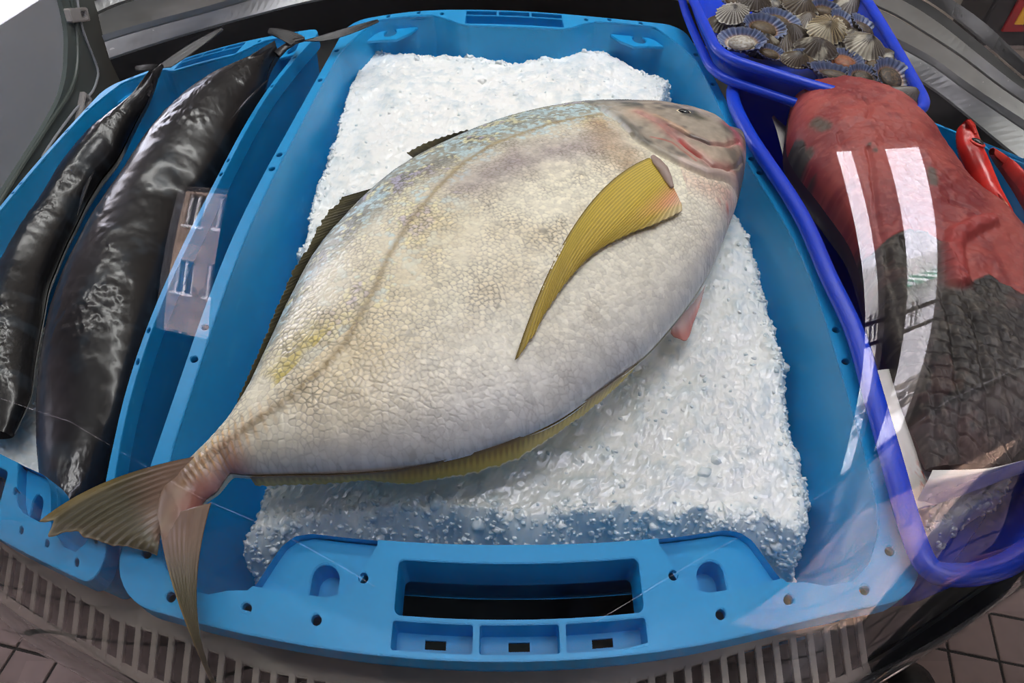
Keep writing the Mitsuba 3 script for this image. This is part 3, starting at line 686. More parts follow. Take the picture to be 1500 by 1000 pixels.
col = mixc(col, srgb(112, 86, 70), sstep(0.07, 0.0, S) * 0.8)
col = mixc(col, srgb(150, 84, 76), np.exp(-(near_line(xy, [(-0.1911,0.1879,0.1734),(-0.1865,0.201,0.1723),(-0.1755,0.2156,0.172)], 0.010)) ** 2) * 0.7)
# the head: grey with pinks and reds at the jaws
hc = mixc(srgb(172, 160, 144), srgb(92, 90, 84), sstep(0.35, 0.68, n2))
hc = mixc(hc, srgb(206, 182, 158), sstep(0.45, 0.75, n1) * 0.7)
hc = mixc(hc, srgb(84, 88, 92), sstep(-0.62, -0.9, Wn) * 0.75)
hc = mixc(hc, srgb(196, 120, 112), np.exp(-(d_jaw / 0.006) ** 2) * 0.6 + np.exp(-(d_max / 0.004) ** 2) * 0.45)
hc = mixc(hc, srgb(196, 60, 60), np.exp(-(d_slit / 0.0024) ** 2) * 0.8)
hc = mixc(hc, srgb(214, 140, 124), sstep(0.965, 1.0, S) * (0.3 + 0.6 * n1))
hc = mixc(hc, srgb(190, 96, 110), np.exp(-(near_line(xy, [(0.1982,0.5553,0.2071),(0.206,0.5446,0.2036),(0.2057,0.534,0.2031)], 0.006)) ** 2) * 0.7)
hc = mixc(hc, srgb(44, 42, 40), np.exp(-(near_line(xy, [(0.0961,0.5482,0.2179),(0.1021,0.531,0.22),(0.1097,0.5125,0.2212),(0.1169,0.5066,0.2212)], 0.0055)) ** 2) * 0.9)
hc = mixc(hc, srgb(60, 48, 44), np.exp(-(near_line(xy, [(0.1405,0.5393,0.2184),(0.1492,0.5284,0.2187),(0.1723,0.5147,0.216)], 0.0022)) ** 2) * 0.8)
hc = mixc(hc, srgb(214, 176, 140), np.exp(-(near_line(xy, [(0.1301,0.5587,0.2161),(0.1431,0.5415,0.218),(0.1555,0.5273,0.2182)], 0.0022)) ** 2) * 0.5)
hc = mixc(hc, srgb(216, 196, 184), np.exp(-(near_line(xy, [(0.1436,0.4829,0.2185),(0.1647,0.4744,0.2131),(0.1888,0.4821,0.2014)], 0.006)) ** 2) * 0.7)
hc = mixc(hc, srgb(190, 80, 64), np.exp(-(near_line(xy, [(0.1204,0.5168,0.2207),(0.1375,0.5097,0.22),(0.1475,0.496,0.2188),(0.155,0.487,0.2171)], 0.0012)) ** 2) * (0.3 + n2) * 0.8)
hc = mixc(hc, srgb(70, 72, 52), np.exp(-(near_line(xy, [(0.1686,0.5688,0.2117),(0.1722,0.5577,0.2135)], 0.006)) ** 2) * 0.8)
hc = hc * (0.80 + 0.25 * (n3 - 0.5) + 0.35 * (n2 - 0.5))[..., None]
col = mixc(col, hc, head)
col = mixc(col, srgb(206, 150, 132), np.exp(-((sd_gill + 0.012) / 0.012) ** 2) * (S > 0.72) * (0.25 + 0.5 * n2) * 0.8)
col = mixc(col, srgb(190, 106, 84), np.exp(-(near_line(xy, [(0.1743,0.4518,0.2005),(0.1794,0.4524,0.1946)], 0.0045)) ** 2) * sstep(0.4, 0.6, n3) * 0.9)
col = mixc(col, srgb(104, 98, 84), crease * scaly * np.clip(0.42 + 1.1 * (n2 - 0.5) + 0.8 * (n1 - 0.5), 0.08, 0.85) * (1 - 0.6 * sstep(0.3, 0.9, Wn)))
col = col * (1 + scaly[..., None] * (0.26 * (cellv[..., None] - 0.5)) + 0.20 * (n3[..., None] - 0.5))
N0, M0 = S.shape
low = dn[:, ::8]
ln, lm = low.shape[:2]
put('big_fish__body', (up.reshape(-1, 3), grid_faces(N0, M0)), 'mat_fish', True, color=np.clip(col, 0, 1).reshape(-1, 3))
lc = np.broadcast_to(A(cream), low.shape)
put('big_fish__underside', (low.reshape(-1, 3), grid_faces(ln, lm)[:, ::-1]), 'mat_fish', True, color=lc.reshape(-1, 3))
tree = cKDTree(xy.reshape(-1, 2))
def on_fish(pts, lift):
    p = A(pts)
    d, i = tree.query(p[:, :2])
    z = up.reshape(-1, 3)[i, 2]
    return np.c_[p[:, :2], z + lift]
# eye: dark ball in a pale ring, flattened by the view along the head
ec = on_fish([(0.1589,0.5675,0.213)], 0)[0]
def ellipsoid(c, rx, ry, rz, ang, sub=3, tilt=0.0):
    m = trimesh.creation.icosphere(sub)
    v = A(m.vertices) * [rx, ry, rz]
    a = math.radians(ang)
    v = np.c_[v[:, 0] * math.cos(a) - v[:, 1] * math.sin(a), v[:, 0] * math.sin(a) + v[:, 1] * math.cos(a), v[:, 2]]
    return v + c, A(m.faces).astype(int)
scene['mat_eye_ring'] = plain(srgb(206, 190, 160), 0.3)
labels['big_fish__eye'] = {'label': 'dark eye'}
put('big_fish__eye', ellipsoid(ec + [0, 0, -0.0005], 0.0058, 0.0034, 0.0028, -28), 'mat_eye', True)
put('big_fish__eye__ring', ellipsoid(ec + [0, 0, -0.0016], 0.0082, 0.0056, 0.0026, -28), 'mat_eye_ring', True)
# fins
def pec_col(u, v):
    c = mixc(srgb(196, 172, 62), srgb(168, 146, 60), sstep(0.3, 1.0, v))
    c = mixc(c, srgb(226, 150, 128), sstep(0.45, 0.9, u) * sstep(0.75, 0.2, v) * 0.9)
    c = mixc(c, srgb(216, 202, 170), sstep(0.75, 1.0, u) * 0.6)
    c = mixc(c, srgb(120, 96, 40), (0.5 + 0.5 * np.cos(u * 26 * 2 * np.pi)) * 0.45)
    return mixc(c, srgb(90, 76, 40), sstep(0.05, 0.0, u) * 0.7)
labels['big_fish__pectoral_fin'] = {'label': 'long curved yellow pectoral fin with a pink base'}
pb = on_fish([(0.114,0.4818,0.2213),(0.1198,0.4725,0.2205),(0.124,0.4628,0.2193),(0.1296,0.4515,0.2173),(0.1342,0.4346,0.2136)], 0.0015)
pm = on_fish([(0.045,0.4322,0.2232),(0.0518,0.4042,0.221),(0.0728,0.3982,0.218),(0.1053,0.4116,0.2152),(0.1335,0.4294,0.2126)], 0.006)
pt = on_fish([(0.0014,0.2773,0.2027),(0.0119,0.2918,0.2059),(0.0238,0.3165,0.2105),(0.0414,0.3457,0.2138),(0.0602,0.3695,0.2154),(0.0876,0.3904,0.2146),(0.1121,0.4055,0.2126),(0.1331,0.4216,0.211)], 0.0052)
fin('big_fish__pectoral_fin', pb, pt, 'mat_fin', pec_col, n=220, m=60, rays=26, ripple=0.0005, mid=pm, ragged=0.02, seed=2)
axil = on_fish([(0.1169,0.4833,0.2212),(0.1194,0.4758,0.2207),(0.1236,0.466,0.2196),(0.1263,0.4558,0.2183),(0.1287,0.4475,0.2169)], 0.0030)
scene['mat_axil'] = plain(srgb(150, 130, 120), 0.35)
put('big_fish__pectoral_fin__root', tube(axil, np.array([0.0018, 0.0038, 0.0044, 0.0036, 0.0016]), 12, squash=0.7), 'mat_axil', True)
def dark_fin(u, v):
    c = mixc(srgb(70, 66, 44), srgb(38, 38, 32), sstep(0.2, 0.9, 0.5 + 0.5 * np.cos(u * 60 * 2 * np.pi)))
    return mixc(c, srgb(120, 112, 78), sstep(0.5, 1.0, v) * 0.5)
def yellow_fin(u, v):
    c = mixc(srgb(128, 100, 44), srgb(178, 154, 64), sstep(0.1, 0.8, v + 0.15 * np.cos(u * 70 * 2 * np.pi)))
    c = mixc(c, srgb(88, 62, 44), sstep(0.25, 0.0, v) * 0.7)
    return mixc(c, srgb(226, 220, 200), sstep(0.93, 1.0, v) * 0.8)
labels['big_fish__dorsal_fin'] = {'label': 'dark olive dorsal fin folded along the back'}
fin('big_fish__dorsal_fin', [(-0.1077,0.5208,0.17),(-0.1257,0.4889,0.17),(-0.1384,0.4672,0.17),(-0.1511,0.4396,0.17),(-0.1604,0.411,0.17),(-0.1677,0.3767,0.17),(-0.1715,0.3463,0.17),(-0.175,0.3174,0.17),(-0.1781,0.2966,0.17),(-0.1839,0.2631,0.17)], [(-0.1482,0.4763,0.186),(-0.1607,0.4472,0.186),(-0.166,0.4149,0.186),(-0.1722,0.3864,0.186),(-0.1754,0.3569,0.186),(-0.1773,0.3334,0.186),(-0.1789,0.3106,0.186),(-0.181,0.2916,0.186),(-0.1829,0.2728,0.186),(-0.1844,0.2539,0.186)], 'mat_fin', dark_fin, n=200, m=24, rays=48, ripple=0.0008, ragged=0.12, seed=3)
fin('big_fish__dorsal_fin', [(-0.0335,0.5846,0.176),(-0.0516,0.5707,0.176),(-0.0683,0.555,0.176),(-0.0832,0.5377,0.176)], [(-0.0431,0.5746,0.19),(-0.0645,0.5633,0.19),(-0.0817,0.5521,0.19),(-0.0968,0.5369,0.19)], 'mat_fin', dark_fin, n=60, m=12, rays=10, ripple=0.0006, seed=4)
labels['big_fish__anal_fin'] = {'label': 'yellow brown anal fin along the belly'}
fin('big_fish__anal_fin', [(0.0943,0.31,0.172),(0.0652,0.2836,0.172),(0.0412,0.2657,0.172),(0.0174,0.2502,0.172),(-0.005,0.2385,0.172),(-0.0311,0.2292,0.172),(-0.0572,0.2222,0.172),(-0.083,0.2172,0.172),(-0.1175,0.2148,0.172),(-0.1522,0.2143,0.172),(-0.1668,0.2133,0.172)], [(0.0907,0.3153,0.148),(0.0673,0.2906,0.148),(0.0466,0.2715,0.148),(0.0215,0.2522,0.148),(-0.0023,0.2359,0.148),(-0.0277,0.2281,0.148),(-0.0506,0.2239,0.148),(-0.0732,0.2204,0.148),(-0.0964,0.2234,0.148),(-0.1326,0.2204,0.148),(-0.1712,0.2193,0.148)], 'mat_fin', yellow_fin, n=260, m=24, rays=60, ripple=0.0007, ragged=0.15, seed=5)
def pink_fin(u, v): return mixc(srgb(206, 176, 164), srgb(196, 128, 116), sstep(0.2, 0.9, v))
fin('big_fish__pelvic_fin', [(0.1629,0.406,0.152),(0.1532,0.3902,0.152),(0.1411,0.3749,0.152),(0.1278,0.3601,0.152)], [(0.1631,0.4056,0.14),(0.1493,0.3729,0.14),(0.1389,0.3539,0.14),(0.1285,0.3611,0.14)], 'mat_fin', pink_fin, n=40, m=16, rays=8, seed=6)
def tail_col(u, v):
    c = mixc(srgb(128, 100, 82), srgb(84, 78, 50), sstep(0.10, 0.5, v))
    c = mixc(c, srgb(54, 52, 36), (0.5 + 0.5 * np.cos(u * 22 * 2 * np.pi)) * 0.35 * sstep(0.1, 0.4, v))
    c = mixc(c, srgb(150, 128, 70), sstep(0.12, 0.0, u) * sstep(0.2, 0.6, v) * 0.7)
    return mixc(c, srgb(172, 160, 130), sstep(0.94, 1.0, v) * 0.5) * 0.72
labels['big_fish__tail_fin'] = {'label': 'olive brown tail fin, two long lobes over the rim of the crate'}
fin('big_fish__tail_fin', [(-0.1977,0.22,0.186),(-0.2062,0.2069,0.182),(-0.2113,0.1906,0.176),(-0.2102,0.1714,0.172)], [(-0.2899,0.1794,0.1715),(-0.2851,0.1724,0.1715),(-0.2764,0.1694,0.1715),(-0.2609,0.1711,0.1715),(-0.2434,0.1682,0.1715),(-0.2264,0.1661,0.1715),(-0.2156,0.164,0.1715),(-0.2087,0.1615,0.1715)], 'mat_fin', tail_col, n=160, m=60, rays=13, ripple=0.0004, mid=[(-0.2642,0.211,0.178),(-0.2499,0.1928,0.178),(-0.2317,0.1772,0.178),(-0.2139,0.1666,0.178),(-0.2061,0.1637,0.178)], ragged=0.16, seed=8)
fin('big_fish__tail_fin', [(-0.2112,0.179,0.176),(-0.2004,0.1832,0.182),(-0.1892,0.1861,0.185),(-0.1816,0.1903,0.182)], [(-0.1499,0.0879,0.188),(-0.1492,0.0879,0.188),(-0.1486,0.0882,0.188),(-0.148,0.0885,0.188)], 'mat_fin', tail_col, n=80, m=90, rays=8, ripple=0.0004, mid=[(-0.1922,0.1406,0.184),(-0.1882,0.1376,0.184),(-0.1839,0.1324,0.184),(-0.18,0.1269,0.184)], seed=9)

# the two dark fish in the narrow crate
TA_D = [(-0.27,0.7623,0.172),(-0.2918,0.7374,0.163),(-0.3186,0.727,0.153),(-0.3439,0.7118,0.144),(-0.3714,0.6692,0.136),(-0.389,0.6217,0.129),(-0.3975,0.5596,0.124),(-0.4045,0.4989,0.12),(-0.4028,0.4457,0.12),(-0.3966,0.3978,0.12),(-0.3829,0.3465,0.12),(-0.3667,0.3,0.12),(-0.3448,0.2519,0.12),(-0.3272,0.222,0.12),(-0.3184,0.2137,0.12)]
TA_V = [(-0.2693,0.7591,0.172),(-0.2774,0.7359,0.163),(-0.2791,0.7079,0.153),(-0.2856,0.6767,0.144),(-0.2899,0.6365,0.136),(-0.2943,0.5976,0.129),(-0.3004,0.5596,0.124),(-0.309,0.523,0.12),(-0.3087,0.472,0.12),(-0.3038,0.4267,0.12),(-0.2986,0.3775,0.12),(-0.2934,0.3305,0.12),(-0.2899,0.2825,0.12),(-0.2926,0.2419,0.12),(-0.301,0.2153,0.12)]
TA_T = [0.0093, 0.0176, 0.0293, 0.0388, 0.0436, 0.0446, 0.0437, 0.042, 0.0402, 0.038, 0.0345, 0.0297, 0.0232, 0.0155, 0.0093]
TB_D = [(-0.3937,0.7133,0.172),(-0.4095,0.6995,0.157),(-0.4331,0.6648,0.143),(-0.456,0.6372,0.133),(-0.4706,0.5915,0.124),(-0.4764,0.5339,0.117),(-0.4842,0.4853,0.113),(-0.4819,0.4398,0.11),(-0.4704,0.3924,0.11),(-0.453,0.3479,0.11),(-0.4303,0.3068,0.11),(-0.4046,0.2821,0.11)]
TB_V = [(-0.3922,0.7133,0.172),(-0.3996,0.6882,0.157),(-0.4106,0.6581,0.143),(-0.416,0.6147,0.133),(-0.428,0.581,0.124),(-0.4332,0.5434,0.117),(-0.4331,0.5038,0.113),(-0.4291,0.454,0.11),(-0.4149,0.402,0.11),(-0.4009,0.3559,0.11),(-0.3875,0.3141,0.11),(-0.3856,0.2821,0.11)]
TB_T = [0.0057, 0.0115, 0.0182, 0.0232, 0.0238, 0.023, 0.0234, 0.0235, 0.0224, 0.02, 0.0153, 0.0099]
CH_D = [(0.3296,0.6289,0.178),(0.3069,0.6237,0.175),(0.2952,0.6509,0.171),(0.281,0.6149,0.168),(0.2687,0.5664,0.165),(0.2732,0.5413,0.161),(0.2855,0.4951,0.158),(0.296,0.439,0.154),(0.2916,0.382,0.15),(0.2862,0.3257,0.149),(0.2837,0.2877,0.147),(0.2847,0.2523,0.146),(0.2836,0.2334,0.145)]
CH_V = [(0.3486,0.6251,0.178),(0.3567,0.5861,0.175),(0.3899,0.6139,0.171),(0.4053,0.5908,0.168),(0.4098,0.5444,0.165),(0.4116,0.5022,0.161),(0.4233,0.4685,0.158),(0.4364,0.4373,0.154),(0.4462,0.3889,0.15),(0.432,0.3297,0.149),(0.4115,0.2828,0.147),(0.3716,0.2479,0.146),(0.3411,0.2334,0.145)]
CH_T = [0.016, 0.0295, 0.0422, 0.0488, 0.0514, 0.0519, 0.0515, 0.05, 0.048, 0.0453, 0.0404, 0.022, 0.006]
RA_D = [(0.4652,0.4557,0.125),(0.4624,0.5082,0.135),(0.453,0.5359,0.145),(0.4464,0.5649,0.155),(0.4446,0.5877,0.163),(0.448,0.605,0.172),(0.4506,0.6046,0.18)]
RA_V = [(0.4801,0.4442,0.125),(0.4782,0.5112,0.135),(0.4721,0.5327,0.145),(0.468,0.556,0.155),(0.4659,0.5819,0.163),(0.4641,0.6026,0.172),(0.4504,0.6009,0.18)]
RA_T = [0.01, 0.011, 0.0118, 0.012, 0.0109, 0.0078, 0.0038]
RB_D = [(0.5025,0.4528,0.12),(0.5061,0.5101,0.13),(0.5004,0.5402,0.14),(0.4886,0.5628,0.15),(0.4774,0.5782,0.16),(0.4652,0.5705,0.17)]
RB_V = [(0.5231,0.4656,0.12),(0.5193,0.5192,0.13),(0.5076,0.5412,0.14),(0.4983,0.5617,0.15),(0.4799,0.5691,0.16),(0.4678,0.566,0.17)]
RB_T = [0.0156, 0.0153, 0.0135, 0.0105, 0.0068, 0.0042]
def dark_fish(key, D, V, th, seed, warm_tone, low=0.8):
    up, S, Wn, dn = loft(D, V, th, 420, 150, low=low)
    q = up.copy(); q[..., 2] = 0
    n1 = meshkit.fbm(q * 14, 4, seed); n2 = meshkit.fbm(q * 60, 3, seed + 1); n3 = meshkit.fbm(q * [220, 130, 1], 3, seed + 2)
    dim = np.cos(np.arcsin(np.clip(Wn, -1, 1)))
    up[..., 2] += dim * (0.0010 * (n2 - 0.5) + 0.0016 * (n3 - 0.5) * sstep(0.50, 0.68, n1) + 0.004 * (n1 - 0.5))
    up[..., 2] += 0.004 * np.exp(-((Wn) / 0.16) ** 2) * sstep(0.16, 0.06, S) * dim
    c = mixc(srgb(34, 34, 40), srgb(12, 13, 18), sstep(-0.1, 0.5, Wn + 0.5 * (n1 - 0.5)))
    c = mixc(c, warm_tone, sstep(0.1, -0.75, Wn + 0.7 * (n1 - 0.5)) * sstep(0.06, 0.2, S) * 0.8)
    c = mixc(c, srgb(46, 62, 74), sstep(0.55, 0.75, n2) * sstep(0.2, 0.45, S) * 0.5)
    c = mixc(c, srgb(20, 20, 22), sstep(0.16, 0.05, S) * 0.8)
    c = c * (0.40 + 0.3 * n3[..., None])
    n_, m_ = S.shape
    lowr = dn[::6, ::6]
    v = np.vstack([up.reshape(-1, 3)])
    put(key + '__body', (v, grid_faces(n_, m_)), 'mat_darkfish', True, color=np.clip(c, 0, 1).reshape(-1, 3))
    put(key + '__underside', (lowr.reshape(-1, 3), grid_faces(*lowr.shape[:2])[:, ::-1]), 'mat_darkfish', True, color=np.full((lowr.size // 3, 3), 0.02))
    return up
def black_fin(u, v): return mixc(srgb(30, 30, 33), srgb(44, 42, 44), sstep(0.3, 0.9, v) * (0.5 + 0.5 * np.cos(u * 40)))
label('dark_fish', 'larger glossy black fish in the narrow crate, its tail resting over the middle crate', 'fish', 'dark fish in the narrow crate')
upA = dark_fish('dark_fish', TA_D, TA_V, TA_T, 41, srgb(78, 72, 78))
put('dark_fish__tail_stalk', tube([(-0.2698,0.7544,0.172),(-0.2607,0.764,0.176),(-0.2493,0.7705,0.18),(-0.2388,0.7714,0.182)], [0.0065, 0.0050, 0.0048, 0.0026], 12, squash=0.6), 'mat_tailblack', True)
fin('dark_fish__tail_fin', [(-0.2512,0.7609,0.18),(-0.2438,0.7705,0.18),(-0.2343,0.7705,0.18),(-0.2202,0.7705,0.18)], [(-0.1615,0.8188,0.182),(-0.1607,0.8188,0.182),(-0.1597,0.8171,0.182),(-0.1587,0.8153,0.182)], 'mat_fin', black_fin, n=40, m=40, rays=10, mid=[(-0.2152,0.7883,0.181),(-0.2099,0.785,0.181),(-0.204,0.7783,0.181),(-0.1966,0.7718,0.181)], seed=1)
fin('dark_fish__tail_fin', [(-0.2404,0.7783,0.181),(-0.2441,0.7734,0.181),(-0.2488,0.7653,0.181),(-0.2529,0.7589,0.181)], [(-0.2763,0.7896,0.186),(-0.2815,0.7879,0.186),(-0.2823,0.7812,0.186),(-0.2777,0.7746,0.186)], 'mat_fin', black_fin, n=40, m=30, rays=8, mid=[(-0.2574,0.7862,0.186),(-0.2599,0.7796,0.186),(-0.2629,0.7713,0.186),(-0.2646,0.7648,0.186)], seed=2)
fin('dark_fish__back_fin', [(-0.291,0.6262,0.168),(-0.2883,0.6402,0.168),(-0.2866,0.6533,0.168),(-0.2839,0.6653,0.168)], [(-0.2692,0.6944,0.172),(-0.268,0.6959,0.172),(-0.2676,0.6973,0.172),(-0.2672,0.6987,0.172)], 'mat_fin', black_fin, n=24, m=24, rays=6, mid=[(-0.2753,0.6431,0.178),(-0.2738,0.6484,0.178),(-0.2729,0.6563,0.178),(-0.2706,0.6644,0.178)], seed=3)
for i, (b_, t_) in enumerate((([(-0.2942,0.7311,0.168),(-0.2901,0.7266,0.168),(-0.2863,0.7206,0.168)], [(-0.2835,0.7282,0.176),(-0.2824,0.7267,0.176),(-0.2809,0.7237,0.176)]),
        ([(-0.2922,0.7418,0.168),(-0.288,0.7372,0.168),(-0.2842,0.7311,0.168)], [(-0.2815,0.7389,0.176),(-0.2804,0.7373,0.176),(-0.2789,0.7343,0.176)]),
        ([(-0.2897,0.7511,0.168),(-0.2855,0.7464,0.168),(-0.2817,0.7403,0.168)], [(-0.279,0.7482,0.176),(-0.2779,0.7466,0.176),(-0.2764,0.7435,0.176)]),
        ([(-0.2865,0.7606,0.168),(-0.2822,0.7558,0.168),(-0.2784,0.7496,0.168)], [(-0.2758,0.7576,0.176),(-0.2746,0.7561,0.176),(-0.2731,0.7529,0.176)]),
        ([(-0.2828,0.7686,0.168),(-0.2785,0.7638,0.168),(-0.2747,0.7574,0.168)], [(-0.2721,0.7656,0.176),(-0.2709,0.764,0.176),(-0.2694,0.7608,0.176)]))):
    fin('dark_fish__finlet', b_, t_, 'mat_fin', black_fin, n=8, m=8, rays=2, seed=i)
label('dark_fish_001', 'slimmer purplish black fish at the left edge of the narrow crate', 'fish', 'dark fish in the narrow crate')
upB = dark_fish('dark_fish_001', TB_D, TB_V, TB_T, 51, srgb(82, 62, 74))
put('dark_fish_001__tail_stalk', tube([(-0.3922,0.7089,0.172),(-0.3871,0.7095,0.178),(-0.3827,0.7124,0.182)], [0.006, 0.005, 0.003], 10, squash=0.6), 'mat_tailblack', True)
fin('dark_fish_001__tail_fin', [(-0.3933,0.7081,0.178),(-0.3883,0.711,0.178),(-0.3833,0.7139,0.178),(-0.3762,0.7154,0.178)], [(-0.3354,0.7812,0.19),(-0.3339,0.7812,0.19),(-0.3326,0.7795,0.19),(-0.3314,0.7778,0.19)], 'mat_fin', black_fin, n=30, m=40, rays=8, mid=[(-0.3705,0.7529,0.184),(-0.3665,0.7497,0.184),(-0.3615,0.7434,0.184),(-0.3541,0.7341,0.184)], seed=4)
fin('dark_fish_001__tail_fin', [(-0.3852,0.7199,0.178),(-0.3888,0.7169,0.178),(-0.3918,0.7125,0.178),(-0.3943,0.7066,0.178)], [(-0.4079,0.7057,0.184),(-0.4089,0.7042,0.184),(-0.4073,0.6998,0.184),(-0.4043,0.6955,0.184)], 'mat_fin', black_fin, n=30, m=24, rays=6, mid=[(-0.3964,0.7092,0.186),(-0.3971,0.7048,0.186),(-0.3978,0.7004,0.186),(-0.3973,0.6947,0.186)], seed=5)
fin('dark_fish_001__back_fin', [(-0.4109,0.5038,0.142),(-0.4157,0.5219,0.142),(-0.4201,0.5376,0.142),(-0.4224,0.5483,0.142)], [(-0.415,0.5628,0.15),(-0.4147,0.564,0.15),(-0.4145,0.5651,0.15),(-0.4145,0.5651,0.15)], 'mat_fin', black_fin, n=20, m=20, rays=5, seed=6)
for i, (b_, t_) in enumerate((([(-0.3964,0.6811,0.166),(-0.3933,0.6783,0.166),(-0.3892,0.6728,0.166)], [(-0.3888,0.679,0.172),(-0.3876,0.6776,0.172),(-0.386,0.6748,0.172)]),
        ([(-0.3985,0.6937,0.166),(-0.3953,0.6909,0.166),(-0.3912,0.6853,0.166)], [(-0.3909,0.6916,0.172),(-0.3897,0.6902,0.172),(-0.388,0.6874,0.172)]),
        ([(-0.4007,0.7066,0.166),(-0.3974,0.7037,0.166),(-0.3933,0.698,0.166)], [(-0.393,0.7045,0.172),(-0.3918,0.7031,0.172),(-0.3901,0.7002,0.172)]))):
    fin('dark_fish_001__finlet', b_, t_, 'mat_fin', black_fin, n=8, m=8, rays=2, seed=i)

# ------------------------------------------------------------------ deep blue trays
def tray(key, at, zr, depth, rr_, text, flange=None, group=None, shrink=0.10):
    label(key, text, 'tray', group)
    ring = resample(A(rr(-0.5, 0.5, 0, 1, 0.10).exterior.coords)[:-1], 300, True)
    area = np.sum(ring[:, 0] * np.roll(ring[:, 1], -1) - np.roll(ring[:, 0], -1) * ring[:, 1])
    if area < 0: ring = ring[::-1]
    def lift(k, z):
        r = A([0, 0.5]) + (ring - [0, 0.5]) * k
        return np.c_[at(r[:, 0] * 2, r[:, 1]), np.full(len(r), z)]
    rimline = lift(1.0, zr)
    put(key + '__rim', tube(rimline, rr_, 12, closed=True), 'mat_navy', 60)
    L = [lift(1.0, zr + rr_ * 0.4), lift(1 - shrink * 0.35, zr - depth * 0.35), lift(1 - shrink * 0.7, zr - depth * 0.8), lift(1 - shrink * 0.9, zr - depth * 0.96), lift(1 - shrink * 1.25, zr - depth + 0.003), lift(0.3, zr - depth + 0.003), lift(0.02, zr - depth + 0.003)]
    O = [lift(0.02, zr - depth), lift(1 - shrink * 1.2, zr - depth), lift(1 - shrink * 0.85, zr - depth * 0.95), lift(1 - shrink * 0.6, zr - depth * 0.8), lift(1.0 - 0.004, zr)]
    put(key + '__basin', (np.vstack(L + O), grid_faces(len(L + O), 300, True)), 'mat_navy', 40)
    if flange: put(key + '__lower_flange', tube(lift(flange[0], zr - flange[1]), rr_ * 0.9, 12, closed=True), 'mat_navy', 60)

big_tray = coons([(0.227, 0.154)] + [(0.2339,0.1671,0.172),(0.2429,0.2028,0.172),(0.2469,0.2359,0.172),(0.2533,0.2938,0.172),(0.2572,0.3411,0.172),(0.2553,0.3899,0.172),(0.2547,0.4549,0.172),(0.2488,0.51,0.172),(0.2364,0.5883,0.172),(0.2314,0.6916,0.172)], [(0.398, 0.245), (0.392, 0.40), (0.376, 0.64)],
                 [(0.227, 0.154), (0.262, 0.150), (0.30, 0.162), (0.35, 0.200), (0.398, 0.245)], [(0.2314,0.6916,0.172)] + [(0.31, 0.69), (0.376, 0.64)])
tray('blue_tray', big_tray, 0.172, 0.12, 0.0068, 'large deep blue plastic tray under the big red and dark piece of fish', group='deep blue trays')
limpet_tray = coons([(0.217,0.6874,0.205),(0.2143,0.7511,0.205),(0.2122,0.8372,0.205),(0.2186,0.9369,0.205)], [(0.3948,0.574,0.205),(0.4023,0.6486,0.205),(0.4095,0.7353,0.205),(0.4148,0.8372,0.205),(0.4152,0.9369,0.205)], [(0.217,0.6874,0.205),(0.2745,0.6446,0.205),(0.3312,0.6074,0.205),(0.3948,0.574,0.205)], [(0.2186,0.9369,0.205),(0.3157,0.9413,0.205),(0.4152,0.9369,0.205)])
tray('blue_tray_001', limpet_tray, 0.205, 0.034, 0.0052, 'smaller deep blue plastic tray full of limpets at the top', (1.03, 0.020), 'deep blue trays', 0.16)

# ------------------------------------------------------------------ the big piece of fish in the tray
label('fish_piece', 'big raw piece of fish, red flesh above and dark skin below, in the tray', 'raw fish')
up, S, Wn, dn = loft(CH_D, CH_V, CH_T, 620, 420, flat=0.6, low=0.8)
xy = up[..., :2].copy()
q = np.concatenate([xy, 0 * xy[..., :1]], -1)
n1 = meshkit.fbm(q * 22, 4, 61); n2 = meshkit.fbm(q * 70, 4, 62); n3 = meshkit.fbm(q * [260, 110, 1], 3, 63); n4 = meshkit.fbm(q * 300, 2, 64)
border = [(0.2687,0.5644,0.1648),(0.2754,0.5322,0.1639),(0.2851,0.4969,0.1618),(0.296,0.4405,0.1541),(0.295,0.4159,0.1602),(0.305,0.4215,0.1851),(0.3261,0.4272,0.197),(0.3417,0.4065,0.1981),(0.3386,0.3768,0.1953),(0.3468,0.3644,0.1958),(0.3616,0.3723,0.1971),(0.3784,0.3528,0.1956),(0.4096,0.3469,0.1893)]
dpoly = Polygon(np.vstack([A(border)[:, :2], [(0.50, 0.40), (0.50, 0.05), (0.15, 0.05), (0.15, 0.50)]])).buffer(0)
wxy = xy + 0.010 * (np.stack([n1, n2], -1) - 0.5) + 0.006 * (np.stack([n2, n1], -1) - 0.5)
bd = near_line(wxy, border, 1.0) * np.where(shapely.contains_xy(dpoly, wxy[..., 0], wxy[..., 1]), -1, 1)
dark = sstep(0.0015, -0.0015, bd)
grooves = [[(0.316,0.4191,0.1922),(0.3114,0.3656,0.1876),(0.2979,0.3055,0.1796),(0.2898,0.2499,0.1591)], [(0.3295,0.3886,0.1941),(0.3201,0.342,0.1905),(0.3095,0.2901,0.183),(0.3039,0.2405,0.1584)], [(0.3367,0.3454,0.1939),(0.3266,0.2988,0.1883),(0.3218,0.2468,0.1651)], [(0.3041,0.4093,0.1838),(0.2933,0.3422,0.1752),(0.2845,0.2839,0.1599)],
           [(0.313,0.518,0.208),(0.3074,0.4576,0.1923),(0.3027,0.4024,0.1823)], [(0.2977,0.5453,0.2075),(0.2953,0.482,0.1882),(0.2957,0.4227,0.164)], [(0.3271,0.4475,0.2),(0.3266,0.4113,0.1954),(0.3194,0.3631,0.1905)], [(0.3314,0.588,0.2167),(0.3301,0.5703,0.2166),(0.3228,0.5548,0.2153)], [(0.3635,0.4504,0.2056),(0.3752,0.4425,0.2043),(0.3821,0.4302,0.2023)]]
hz = up[..., 2]
edge = np.cos(np.arcsin(np.clip(Wn, -1, 1))) ** 0.5
